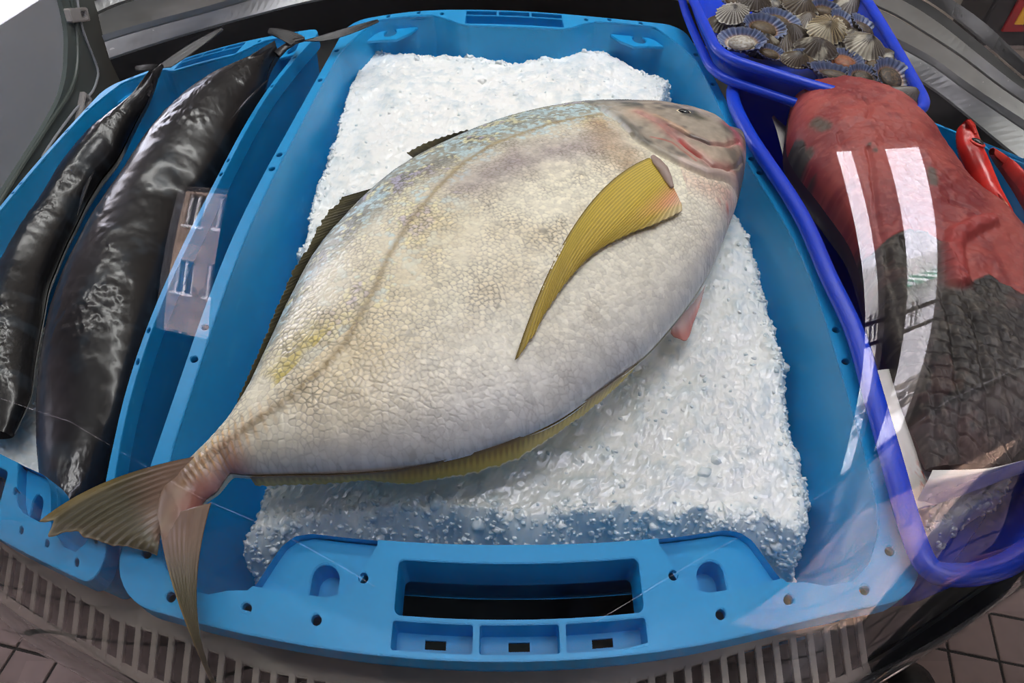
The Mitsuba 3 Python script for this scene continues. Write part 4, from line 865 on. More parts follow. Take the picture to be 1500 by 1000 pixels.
hz += edge * (0.012 * (n1 - 0.5) + 0.0024 * (n2 - 0.5) + 0.0012 * (n4 - 0.5))
skin_w = dark * edge
hz += skin_w * 0.0030 * (n3 - 0.5) - (1 - dark) * 0.0012 * edge
for g in grooves:
    d = near_line(xy + 0.004 * (np.stack([n2, n1], -1) - 0.5), g, 0.0020)
    hz -= 0.0026 * np.exp(-d ** 2) * edge
# slanting wrinkles in the skin
wr = np.sin(2 * np.pi * (xy[..., 0] * 62 + xy[..., 1] * 92 + 2.2 * n1))
hz -= skin_w * 0.0012 * sstep(0.80, 1.0, wr)
flap = [(0.3826,0.4266,0.2018),(0.3667,0.4202,0.2017),(0.352,0.4121,0.2),(0.3442,0.3986,0.1976),(0.34,0.3837,0.1959),(0.3366,0.3668,0.1946)]
dflap = near_line(xy, flap, 1.0)
fw = np.interp(xy[..., 1], [0.36, 0.42], [0.006, 0.011])
hz += 0.007 * np.exp(-(dflap / 0.007) ** 4)
c = mixc(srgb(122, 44, 46), srgb(152, 70, 64), sstep(0.35, 0.65, n1))
c = mixc(c, srgb(112, 36, 42), sstep(0.55, 0.75, n2) * 0.6)
c = mixc(c, srgb(176, 100, 88), sstep(0.62, 0.8, n4) * 0.2)
dk = mixc(srgb(54, 50, 45), srgb(33, 30, 29), sstep(0.35, 0.65, n1))
dk = mixc(dk, srgb(88, 82, 74), sstep(0.55, 0.8, n3) * 0.5 + 0.25 * sstep(0.6, 0.8, n4))
dk = mixc(dk, srgb(96, 54, 50), sstep(0.62, 0.74, n2) * 0.2)
c = mixc(c, dk, dark)
for (line, w_) in (([(0.3571,0.4845,0.2098),(0.3548,0.4717,0.2083)], 0.0042), ([(0.2759,0.5445,0.1878),(0.2764,0.5403,0.1861)], 0.0036), ([(0.3158,0.5199,0.2091),(0.3176,0.5139,0.2087)], 0.0030), ([(0.2851,0.5678,0.2045),(0.2897,0.5581,0.2063)], 0.006)):
    c = mixc(c, srgb(66, 62, 52), np.exp(-near_line(xy + 0.003 * (np.stack([n2, n3], -1) - 0.5), line, w_) ** 4) * sstep(0.3, 0.5, n2 + 0.1) * 0.9)
c = mixc(c, srgb(150, 58, 56), np.exp(-(dflap / 0.008) ** 4) * 0.9)
low = dn[::8, ::8]
put('fish_piece__flesh', (up.reshape(-1, 3), grid_faces(*S.shape)), 'mat_flesh', True, color=np.clip(c, 0, 1).reshape(-1, 3))
put('fish_piece__underside', (low.reshape(-1, 3), grid_faces(*low.shape[:2])[:, ::-1]), 'mat_flesh', True, color=np.broadcast_to(srgb(60, 40, 40), low.shape).reshape(-1, 3))

# ------------------------------------------------------------------ butcher paper under it
label('wrapping_paper', 'white wrapping paper under the piece of fish, its front edge curled over', 'paper')
def sheet(key, a, b, n, m, bow, col, th=0.0006, mid=None):
    a, b = spline(a, n), spline(b, n)
    v = np.linspace(0, 1, m)[None, :, None]
    if mid is None: P = a[:, None] * (1 - v) + b[:, None] * v
    else:
        c_ = spline(mid, n)[:, None]
        P = a[:, None] * (1 - v) ** 2 + 2 * c_ * v * (1 - v) + b[:, None] * v ** 2
    P = P + A([0, 0, 1.0]) * bow * np.sin(np.pi * v)
    Qm = P - [0, 0, th]
    f = tri(grid_faces(n, m))
    nm = n * m
    verts = np.vstack([P.reshape(-1, 3), Qm.reshape(-1, 3)])
    c = col(verts)
    put(key, (verts, np.vstack([f, f[:, ::-1] + nm])), 'mat_paper', True, color=c)
def paper_col(v):
    n = meshkit.fbm(v * 60, 3, 71)
    return mixc(srgb(232, 229, 224), srgb(206, 202, 200), n)
def stain_col(v):
    c = paper_col(v)
    d = near_line(v[:, :2], [(0.2849,0.2321,0.12),(0.286,0.2246,0.12)], 0.010)
    return mixc(c, srgb(196, 92, 60), np.exp(-d ** 2) * sstep(0.5, 0.62, meshkit.fbm(v * 330, 2, 72)))
sheet('wrapping_paper__sheet', [(0.2541,0.2984,0.17),(0.252,0.2561,0.168),(0.2536,0.2239,0.16),(0.2592,0.2006,0.15)], [(0.321,0.3367,0.12),(0.3105,0.2875,0.12),(0.3047,0.2463,0.12),(0.2974,0.2194,0.12)], 60, 30, 0.004, stain_col)
sheet('wrapping_paper__curled_edge', [(0.2848,0.2306,0.15),(0.3146,0.2311,0.15),(0.3485,0.2342,0.15),(0.378,0.2374,0.15)], [(0.2722,0.2104,0.128),(0.3077,0.2216,0.128),(0.3586,0.2391,0.128),(0.3992,0.2518,0.128)], 80, 24, 0.010, paper_col, mid=[(0.2532,0.2044,0.176),(0.2846,0.2082,0.176),(0.3276,0.2219,0.176),(0.358,0.2299,0.176)])
sheet('wrapping_paper__corner', [(0.2745,0.6441,0.16),(0.279,0.6241,0.15),(0.2804,0.5846,0.14)], [(0.2825,0.6589,0.15),(0.3067,0.6406,0.135),(0.3053,0.6064,0.12)], 20, 10, 0.003, paper_col)
ice_t = coons([(0.278,0.1873,0.1),(0.2869,0.2134,0.1),(0.2957,0.2517,0.1),(0.3047,0.3137,0.1)], [(0.3674,0.2349,0.1),(0.3884,0.2575,0.1),(0.403,0.2878,0.1),(0.4076,0.3204,0.1)], [(0.278,0.1873,0.1),(0.3081,0.2006,0.1),(0.342,0.2229,0.1),(0.3674,0.2349,0.1)], [(0.3047,0.3137,0.1),(0.3393,0.317,0.1),(0.3735,0.319,0.1),(0.4076,0.3204,0.1)])
ice_bed('crushed_ice_001', ice_t, 0.056, lambda x, y: 0.104 + 0 * x, 'grey white crushed ice showing under the curled paper in the blue tray', n=150, m=150, seed=5, lumps=350)
ice_u = coons([(0.252, 0.50), (0.248, 0.55), (0.246, 0.60)], [(0.30, 0.50), (0.30, 0.55), (0.29, 0.60)], [(0.252, 0.50), (0.275, 0.495), (0.30, 0.50)], [(0.246, 0.60), (0.27, 0.605), (0.29, 0.60)])
ice_bed('crushed_ice_002', ice_u, 0.056, lambda x, y: 0.118 + 0 * x, 'small heap of crushed ice beside the paper corner in the blue tray', n=90, m=90, seed=6, lumps=90)
ice_d = coons([(-.440, .285), (-.448, .4), (-.446, .55), (-.432, .66)], [(-.262, .190), (-.288, .27), (-.300, .389), (-.297, .537), (-.288, .66)], [(-.440, .285), (-.38, .240), (-.315, .210), (-.262, .190)], [(-.432, .66), (-.36, .70), (-.288, .66)])
ice_bed('crushed_ice_003', ice_d, 0.012, lambda x, y: 0.085 + 0.0 * x, 'grey white crushed ice under the two dark fish in the narrow crate', n=300, m=200, seed=8, lumps=900)

# ------------------------------------------------------------------ two red fish
def red_fish(key, D, V, th, seed, text):
    label(key, text, 'fish', 'red fish in the crate at the right')
    up, S, Wn, dn = loft(D, V, th, 160, 60, low=0.8)
    q = up.copy(); q[..., 2] = 0
    n1 = meshkit.fbm(q * 30, 3, seed); n2 = meshkit.fbm(q * 180, 2, seed + 1)
    up[..., 2] += np.cos(np.arcsin(np.clip(Wn, -1, 1))) * (0.0015 * (n1 - 0.5) + 0.0006 * (n2 - 0.5))
    c = mixc(srgb(206, 42, 34), srgb(160, 26, 24), sstep(0.35, 0.7, n1))
    c = mixc(c, srgb(226, 84, 60), sstep(0.3, 0.9, Wn) * 0.5 * n1 * 2)
    c = c * (0.85 + 0.3 * n2[..., None])
    low = dn[::5, ::5]
    put(key + '__body', (up.reshape(-1, 3), grid_faces(*S.shape)), 'mat_redfish', True, color=np.clip(c, 0, 1).reshape(-1, 3))
    put(key + '__underside', (low.reshape(-1, 3), grid_faces(*low.shape[:2])[:, ::-1]), 'mat_redfish', True, color=np.broadcast_to(srgb(170, 30, 28), low.shape).reshape(-1, 3))
    return up
upR = red_fish('red_fish', RA_D, RA_V, RA_T, 81, 'bright red fish with its head up against the rim of the crate at the right')
def on(up_, pts, lift):
    p = A(pts); v = up_.reshape(-1, 3)
    d, i = cKDTree(v[:, :2]).query(p[:, :2])
    return np.c_[p[:, :2], v[i, 2] + lift]
e1 = on(upR, [(0.4566,0.5803,0.1726)], 0.0)[0]
labels['red_fish__eye'] = {'label': 'dark slanted eye'}
put('red_fish__eye', ellipsoid(e1 + [0, 0, 0.0002], 0.0065, 0.0032, 0.0025, -58), 'mat_eye', True)
put('red_fish__eye__ring', ellipsoid(e1 + [0, 0, -0.0008], 0.0085, 0.0046, 0.0022, -58), 'mat_eyered', True)
put('red_fish__upper_lip', tube(on(upR, [(0.4505,0.6013,0.1763),(0.4505,0.6012,0.182),(0.4564,0.5967,0.177),(0.457,0.5896,0.1752)], 0.0008), [0.0015, 0.003, 0.0028, 0.001], 10), 'mat_eyered', True)
fin('red_fish__gill_fin', on(upR, [(0.4626,0.5256,0.1519),(0.4643,0.5205,0.1493),(0.466,0.5151,0.1471)], 0.001), on(upR, [(0.4674,0.5135,0.147),(0.4681,0.5092,0.1455),(0.4685,0.5046,0.1442)], 0.003), 'mat_fin', lambda u, v: mixc(srgb(200, 40, 34), srgb(230, 160, 130), v), n=10, m=10, rays=4)
red_fish('red_fish_001', RB_D, RB_V, RB_T, 91, 'second red fish, farther right behind the first one in the crate')

# ------------------------------------------------------------------ limpets
def limpet(pos, r, ratio, ang, inside, tilt, tone, seed, text, meat=True, n=48):
    key = numbered('limpet')
    label(key, text, 'limpet', 'limpets in the blue tray')
    g = np.random.default_rng(seed)
    m = 14
    th = np.linspace(0, 2 * np.pi, n * 2, endpoint=False)
    ribs = 22 + int(g.integers(0, 8))
    rad = np.linspace(0.04, 1, m)
    R_, Th = np.meshgrid(rad, th, indexing='ij')
    wob = 1 + 0.05 * np.sin(2 * Th + seed) + 0.035 * np.cos(Th * ribs) * R_ ** 2 + 0.03 * np.interp(Th, th, g.normal(0, 1, len(th))) * R_ ** 3
    X, Y = r * R_ * wob * np.cos(Th), r * ratio * R_ * wob * np.sin(Th)
    h = 0.62 * r * (1 - R_ ** 1.25) + 0.03 * r * np.cos(Th * ribs) * R_
    tk = 0.10 * r
    n1 = meshkit.fbm(np.stack([X * 90 + seed, Y * 90, 0 * X], -1), 3, seed)
    ray = 0.5 + 0.5 * np.cos(Th * ribs)
    if inside:
        ci = mixc(srgb(96, 112, 150), srgb(58, 70, 104), ray)
        ci = mixc(ci, srgb(150, 158, 176), sstep(0.90, 1.0, R_) * 0.9)
        ci = mixc(ci, srgb(176, 130, 66), np.exp(-((R_ - 0.62) / 0.07) ** 2) * 0.7)
        ci = mixc(ci, tone, sstep(0.66, 0.56, R_))
    else:
        ci = mixc(srgb(60, 50, 42), tone, ray * (0.35 + 0.65 * n1))
        ci = mixc(ci, srgb(206, 200, 180), sstep(0.55, 0.7, n1) * 0.5)
        ci = mixc(ci, srgb(30, 26, 24), sstep(0.35, 0.15, R_) * sstep(0.4, 0.6, n1))
    co = mixc(srgb(50, 44, 38), srgb(92, 80, 64), ray * n1)
    z_out, z_in = h, h - tk * (1 - 0.5 * R_)
    if inside: z1, z2, c1, c2 = -z_in, -z_out, ci, co
    else: z1, z2, c1, c2 = z_out, z_in, ci, co
    P1 = np.stack([X, Y, z1], -1).reshape(-1, 3); P2 = np.stack([X, Y, z2], -1).reshape(-1, 3)
    k = len(th)
    f = tri(grid_faces(m, k, True)); nm = m * k
    cap = np.stack([np.zeros(k - 2, int), np.arange(1, k - 1), np.arange(2, k)], 1)
    j = np.arange(k); j2 = (j + 1) % k; o = (m - 1) * k
    rim_ = np.vstack([np.stack([o + j, o + j2, o + j2 + nm], 1), np.stack([o + j, o + j2 + nm, o + j + nm], 1)])
    V = np.vstack([P1, P2]); F = np.vstack([f, f[:, ::-1] + nm, cap, cap[:, ::-1] + nm, rim_])
    a = math.radians(ang)
    Rz = A([[math.cos(a), -math.sin(a), 0], [math.sin(a), math.cos(a), 0], [0, 0, 1]])
    nz = A([tilt[0], tilt[1], 1.0]); nz /= np.linalg.norm(nz)
    ax = np.cross(nz, [0, 1.0, 0]) * -1; ax = np.cross([0, 1.0, 0], nz); ax /= np.linalg.norm(ax)
    Rt = np.stack([ax, np.cross(nz, ax), nz], 1)
    M = Rt @ Rz
    put(key + '__shell', (V @ M.T + pos, F), 'mat_shell', True, color=np.clip(np.vstack([c1.reshape(-1, 3), c2.reshape(-1, 3)]), 0, 1))
    if inside and meat:
        ms = trimesh.creation.icosphere(3)
        mv = A(ms.vertices)
        mv = mv * (1 + 0.10 * (meshkit.fbm(mv * 3 + seed, 3, seed)[:, None] - 0.5)) * [r * 0.55, r * ratio * 0.52, r * 0.20] + [0, 0, -0.16 * r]
        mc = mixc(tone, srgb(60, 46, 34), meshkit.fbm(A(ms.vertices) * 4 + seed, 3, seed + 1))
        mc = mixc(mc, srgb(110, 88, 62), sstep(0.5, 0.7, meshkit.fbm(A(ms.vertices) * 7 + seed, 2, seed + 2)) * 0.6)
        put(key + '__meat', (mv @ M.T + pos, A(ms.faces).astype(int)), 'mat_flesh', True, color=np.clip(mc, 0, 1))
    return key
BR, TN, DK, WH = srgb(92, 80, 58), srgb(178, 160, 120), srgb(70, 66, 58), srgb(216, 212, 200)
LIMPETS = [  # place, radius, roundness, turn, lies on its back, tilt, tone, words
    ((0.2768,0.7437,0.21), 0.0252, 0.66, -16, True, (0.1, -0.35), BR, 'limpet lying open, blue rim and brown meat, second from the left of the tray'),
    ((0.3024,0.7728,0.204), 0.0240, 0.70, -20, True, (0.15, -0.25), BR, 'open limpet with a pale blue rim half behind the brown one at the left'),
    ((0.2471,0.773,0.21), 0.0180, 0.95, 10, False, (-0.1, -0.3), WH, 'white crusted limpet shell at the left corner of the tray'),
    ((0.2468,0.7209,0.206), 0.0255, 0.72, -35, True, (-0.3, -0.2), WH, 'open limpet with a white inside leaning on the left rim of the tray'),
    ((0.2749,0.7019,0.202), 0.0173, 0.62, -14, True, (0.1, -0.3), BR, 'small open limpet with toothed blue rim at the near edge of the tray'),
    ((0.3392,0.73,0.212), 0.0207, 0.95, 30, False, (-0.1, -0.45), TN, 'tan ribbed limpet shell standing as a dome in the middle of the tray'),
    ((0.3719,0.7018,0.208), 0.0232, 0.80, -20, False, (0.1, -0.3), srgb(150, 144, 128), 'grey crusted limpet shell with fine ribs right of the tan dome'),
    ((0.3824,0.6436,0.207), 0.0225, 0.92, -35, True, (0.25, -0.45), DK, 'large open limpet with wide pale blue rim at the right corner of the tray'),
    ((0.3552,0.6459,0.205), 0.0183, 0.85, -25, True, (0.1, -0.4), DK, 'open limpet with dark meat left of the large blue one at the right'),
    ((0.3298,0.6526,0.205), 0.0277, 0.50, -18, True, (0.1, -0.15), DK, 'flat open limpet with a white oval rim at the near edge of the tray'),
    ((0.3101,0.6874,0.202), 0.0168, 0.75, -22, True, (0.1, -0.3), BR, 'small open limpet with blue rim left of the flat white rimmed one'),
    ((0.3958,0.7574,0.202), 0.0225, 0.70, -30, True, (0.4, -0.2), DK, 'dark open limpet behind the grey crusted shell'),
    ((0.3653,0.8038,0.2), 0.0210, 0.60, -15, True, (0.1, -0.5), BR, 'open limpet with a blue rim behind the tan dome'),
    ((0.3776,0.7748,0.2), 0.0210, 0.70, -50, True, (0.3, -0.3), BR, 'open blue limpet squeezed right of the tan dome'),
    ((0.3227,0.7039,0.204), 0.0225, 0.75, -40, False, (-0.1, -0.2), DK, 'dark limpet shell in front of the tan dome'),
    ((0.3469,0.6826,0.203), 0.0188, 0.80, -50, True, (-0.2, -0.3), srgb(170, 96, 60), 'open limpet with orange meat at the near middle of the tray'),
    ((0.3874,0.6126,0.202), 0.0180, 0.60, -20, False, (0.3, -0.1), DK, 'dark limpet shell in the near right corner of the tray'),
    ((0.2988,0.6884,0.2), 0.0173, 0.75, 15, False, (0.1, -0.2), BR, 'brown limpet shell with pale ribs at the near edge of the tray'),
    ((0.2731,0.7254,0.2), 0.0188, 0.65, 5, False, (0.0, -0.2), BR, 'brown limpet shell under the open brown limpet'),
    ((0.3358,0.809,0.2), 0.0225, 0.70, -30, False, (0.1, -0.2), BR, 'brown limpet shell at the back of the tray'),
    ((0.2858,0.8233,0.2), 0.0210, 0.75, 0, False, (0.0, -0.2), DK, 'dark limpet shell at the back beside the white crusted one'),
    ((0.3105,0.7466,0.198), 0.0225, 0.75, -60, False, (-0.2, -0.2), DK, 'dark limpet shell between the open brown limpet and the tan dome'),
    ((0.3773,0.6789,0.202), 0.0128, 0.80, 0, True, (0.0, -0.3), BR, 'smallest open limpet with a blue rim near the grey crusted shell'),
    ((0.3219,0.8453,0.2), 0.0225, 0.75, 20, False, (0.0, -0.3), TN, 'tan limpet shell at the far edge of the tray'),
    ((0.3647,0.8603,0.2), 0.0225, 0.80, 50, False, (0.0, -0.3), BR, 'brown limpet shell at the far edge right of the tan one'),
    ((0.2662,0.8415,0.2), 0.0195, 0.80, 50, True, (0.0, -0.3), BR, 'open limpet at the far left edge of the tray'),
    ((0.3994,0.696,0.196), 0.0180, 0.80, 50, False, (0.2, -0.3), DK, 'dark limpet shell at the right wall of the tray'),
    ((0.3518,0.7247,0.195), 0.0225, 0.80, 10, False, (0.0, -0.1), DK, 'dark limpet shell deep between the tan dome and the grey shell'),
    ((0.2992,0.7422,0.194), 0.0210, 0.80, 80, False, (0.0, -0.1), BR, 'brown limpet shell deep near the left of the tray'),
    ((0.2454,0.7853,0.192), 0.0225, 0.85, 15, False, (0.0, -0.1), BR, 'brown limpet shell at the left wall of the tray below the white crusted one'),
    ((0.3083,0.8279,0.19), 0.0240, 0.80, -25, False, (0.0, -0.1), DK, 'dark limpet shell deep behind the open brown limpet'),
    ((0.3401,0.7896,0.19), 0.0240, 0.85, 40, False, (0.0, -0.1), BR, 'brown limpet shell deep left of the tan dome'),
    ((0.4041,0.8315,0.19), 0.0240, 0.80, -10, False, (0.0, -0.1), DK, 'dark limpet shell at the far right wall of the tray'),
    ((0.3834,0.7543,0.188), 0.0240, 0.85, 70, False, (0.0, -0.1), BR, 'brown limpet shell deep under the grey crusted shell'),
    ((0.4103,0.7386,0.188), 0.0200, 0.85, 20, True, (0.2, -0.2), BR, 'open limpet at the right wall above the large blue one'),
    ((0.2713,0.7355,0.188), 0.0200, 0.80, -40, False, (0.0, -0.1), DK, 'dark limpet shell at the near left edge of the tray'),
    ((0.336,0.7054,0.188), 0.0210, 0.80, 10, False, (0.0, -0.1), DK, 'dark limpet shell at the near edge under the orange one'),
    ((0.2723,0.7744,0.194), 0.0225, 0.80, 30, False, (0.0, -0.1), DK, 'dark limpet shell deep under the white inside limpet'),
]
for i, (pos, r, ra, an, ins, ti, tone, words) in enumerate(LIMPETS):
    limpet(A(pos), r, ra, an, ins, ti, tone, 200 + i, words)

# ------------------------------------------------------------------ the shop front behind the camera and the street it opens on
scene['mat_brick'] = {'type': 'twosided', 'b': {'type': 'principled', 'roughness': 0.85, 'specular': 0.3, 'base_color': mikit.proc(lambda p, n, uv: mi.Color3f(0.36, 0.27, 0.21) * (0.65 + 0.5 * mikit.cell_rand(dr.floor(p.x / 0.7 + 0.5 * (dr.floor(p.z / 0.35) - 2 * dr.floor(p.z / 0.7))), dr.floor(p.z / 0.35), 1)))}}
scene['mat_white_wall'] = plain((0.80, 0.79, 0.77), 0.8)
scene['mat_pane_dark'] = plain((0.03, 0.035, 0.045), 0.1)
scene['mat_frame'] = plain((0.035, 0.03, 0.028), 0.5)
scene['mat_awning_green'] = plain(srgb(60, 120, 96), 0.8)
scene['mat_awning_white'] = plain(srgb(226, 230, 224), 0.8)
openings = [sbox(3.05, FZ + 0.02, 3.38, 3.25), sbox(3.62, FZ + 0.02, 4.25, 3.25), sbox(-3.10, 0.95, -2.52, 2.74)]
wallf = sbox(XL, FZ, XR, ZC).difference(unary_union(openings))
v, f = slab(wallf, 0, 0.12)
structure('wall_front', (np.c_[v[:, 0], YF - v[:, 2], v[:, 1]], f[:, ::-1]), 'mat_dim_wall', 'dim shop front wall behind the viewer with door and window openings')
for k_, o in enumerate(openings):
    x0, z0, x1, z1 = o.bounds
    fr_ = o.difference(o.buffer(-0.035, join_style=2))
    v, f = slab(fr_, 0, 0.10)
    nm = ('door_1', 'door_2', 'window_2', 'added_window_3')[k_]
    words = ('narrow open door leaf of the shop front', 'wide open door of the shop front', 'window of the shop front that looks on the brick building', 'low window of the shop front')[k_]
    label(nm, words, kind='structure')
    put(nm + '__frame', (np.c_[v[:, 0], YF - v[:, 2] - 0.01, v[:, 1]], f[:, ::-1]), 'mat_frame')
    if k_ < 2:
        for zz in (0.74, 1.0): put(nm + '__rail', bx(x0, x1, YF - 0.07, YF - 0.03, zz, zz + 0.05), 'mat_frame')
def building(key, x0, x1, z1, y, mat, wins, text):
    label(key, text, 'building')
    w = sbox(x0, FZ - 0.12, x1, z1).difference(unary_union([sbox(*q) for q in wins]))
    v, f = slab(w, 0, 0.3)
    put(key + '__wall', (np.c_[v[:, 0], y - v[:, 2], v[:, 1]], f[:, ::-1]), mat)
    put(key + '__roof', bx(x0, x1, y - 6, y - 0.02, z1, z1 + 0.2), 'mat_white_wall')
    put(key + '__rear', bx(x0, x1, y - 6.1, y - 0.32, FZ - 0.12, z1 - 0.02), mat)
    for q in wins:
        k = put(key + '__window', bx(q[0], q[2], y - 0.14, y - 0.12, q[1], q[3]), 'mat_pane_dark')
        xm = (q[0] + q[2]) / 2
        put(k + '__frame', join(bx(q[0], q[0] + 0.07, y - 0.12, y - 0.06, q[1], q[3]), bx(q[2] - 0.07, q[2], y - 0.12, y - 0.06, q[1], q[3]), bx(xm - 0.035, xm + 0.035, y - 0.12, y - 0.06, q[1], q[3]), bx(q[0] - 0.05, q[2] + 0.05, y - 0.05, y + 0.03, q[1] - 0.1, q[1]))
            , 'mat_white_wall')
building('brick_building', -14, -5.2, 10.5, -10.0, 'mat_brick', [(x, z, x + 0.55, z + 1.1) for x in (-12.2, -10.6, -9.5, -8.6, -7.7, -6.7) for z in (1.2, 3.6, 5.9)], 'tall brown stone block building seen reflected in the glass at the left')
building('white_building', 6.2, 14.5, 3.7, -9.0, 'mat_white_wall', [(x, z, x + 0.42, z + 0.9) for x in (7.6, 8.3, 9.0, 9.9, 11.0, 12.0) for z in (1.5,)], 'low white house seen reflected in the glass at the right')
label('street_awning', 'green and white striped awning on the white house seen reflected at the right', 'awning')
for i in range(10):
    x0 = 8.6 + i * 0.22
    put('street_awning__stripe', (A([[x0, -9.0, 3.3], [x0 + 0.22, -9.0, 3.3], [x0 + 0.22, -8.2, 2.75], [x0, -8.2, 2.75], [x0, -9.0, 3.27], [x0 + 0.22, -9.0, 3.27], [x0 + 0.22, -8.2, 2.72], [x0, -8.2, 2.72]]), A([[0, 1, 2, 3], [7, 6, 5, 4], [0, 4, 5, 1], [3, 2, 6, 7]]).astype(int)), 'mat_awning_green' if i % 2 else 'mat_awning_white')
label('stone_wall', 'low grey stone wall across the street seen reflected at the right', 'wall')
srg = np.random.default_rng(31)
scene['mat_stone_a'] = plain((0.22, 0.21, 0.20), 0.9); scene['mat_stone_b'] = plain((0.34, 0.31, 0.27), 0.9)
for i in range(13):
    for j in range(3):
        x0 = 5.2 + i * 0.36 + (j % 2) * 0.18; z0 = FZ - 0.12 + j * 0.24
        m = trimesh.convex.convex_hull(np.vstack([A([x0 + 0.18, -6.0, z0 + 0.12]) + srg.uniform(-1, 1, (16, 3)) * [0.19, 0.15, 0.13]]))
        put('stone_wall__stone', (A(m.vertices), A(m.faces).astype(int)), 'mat_stone_a' if (i + j) % 3 else 'mat_stone_b')

# ------------------------------------------------------------------ the people: the photographer and a companion at the right
scene['mat_skin'] = plain(srgb(190, 140, 116), 0.5)
scene['mat_hair'] = plain(srgb(40, 30, 26), 0.6)
scene['mat_cloth_dark'] = plain(srgb(44, 42, 48), 0.85)
scene['mat_cloth_brown'] = plain(srgb(84, 62, 54), 0.85)
scene['mat_trousers'] = plain(srgb(36, 38, 48), 0.85)
scene['mat_shoe'] = plain(srgb(24, 24, 26), 0.5)
scene['mat_shoe_red'] = plain(srgb(180, 30, 34), 0.5)
import manifold3d as m3
def ball(p, r, n=20): return m3.Manifold.sphere(r, n).translate([float(q) for q in p])
def bone(a, b, ra, rb): return m3.Manifold.batch_hull([ball(a, ra), ball(b, rb)])
def finish(parts, fine, it=6):
    m = m3.Manifold()
    for p in parts: m = m + p
    m = m.refine_to_length(fine).to_mesh()
    t = trimesh.Trimesh(A(m.vert_properties[:, :3]), m.tri_verts, process=True)
    trimesh.smoothing.filter_taubin(t, iterations=it)
    return t
def hand(wrist, aim, side, curl, s=1.0):
    """Palm and five fingers from the wrist towards aim; side points to the thumb; the fingers bend towards curl."""
    u = A(aim) / np.linalg.norm(aim); w = A(side) - u * (A(side) @ u); w /= np.linalg.norm(w); c = A(curl) - u * (A(curl) @ u) - w * (A(curl) @ w); c /= np.linalg.norm(c)
    W_ = A(wrist)
    out = [m3.Manifold.batch_hull([ball(W_ + w * 0.020 * s, 0.014 * s), ball(W_ - w * 0.020 * s, 0.014 * s), ball(W_ + u * 0.085 * s + w * 0.032 * s, 0.012 * s), ball(W_ + u * 0.080 * s - w * 0.032 * s, 0.011 * s)])]
    for k, (off, l) in enumerate(((0.031, 0.072), (0.011, 0.080), (-0.011, 0.075), (-0.031, 0.060))):
        p = W_ + u * 0.082 * s + w * off * s
        d = u.copy()
        r = 0.0092 * s
        for seg in (0.45, 0.32, 0.23):
            d = d * math.cos(0.75) + c * math.sin(0.75) if seg < 0.45 else d * math.cos(0.45) + c * math.sin(0.45)
            d /= np.linalg.norm(d)
            q = p + d * l * seg * s
            out.append(bone(p, q, r, r * 0.9)); p, r = q, r * 0.9
    p = W_ + u * 0.025 * s + w * 0.026 * s
    for l, dd in ((0.042, 0.8 * u + 0.75 * w + 0.2 * c), (0.030, u + 0.2 * w + 0.45 * c), (0.024, u - 0.1 * w + 0.6 * c)):
        dd = dd / np.linalg.norm(dd); q = p + dd * l * s
        out.append(bone(p, q, 0.0115 * s, 0.010 * s)); p = q
    return out
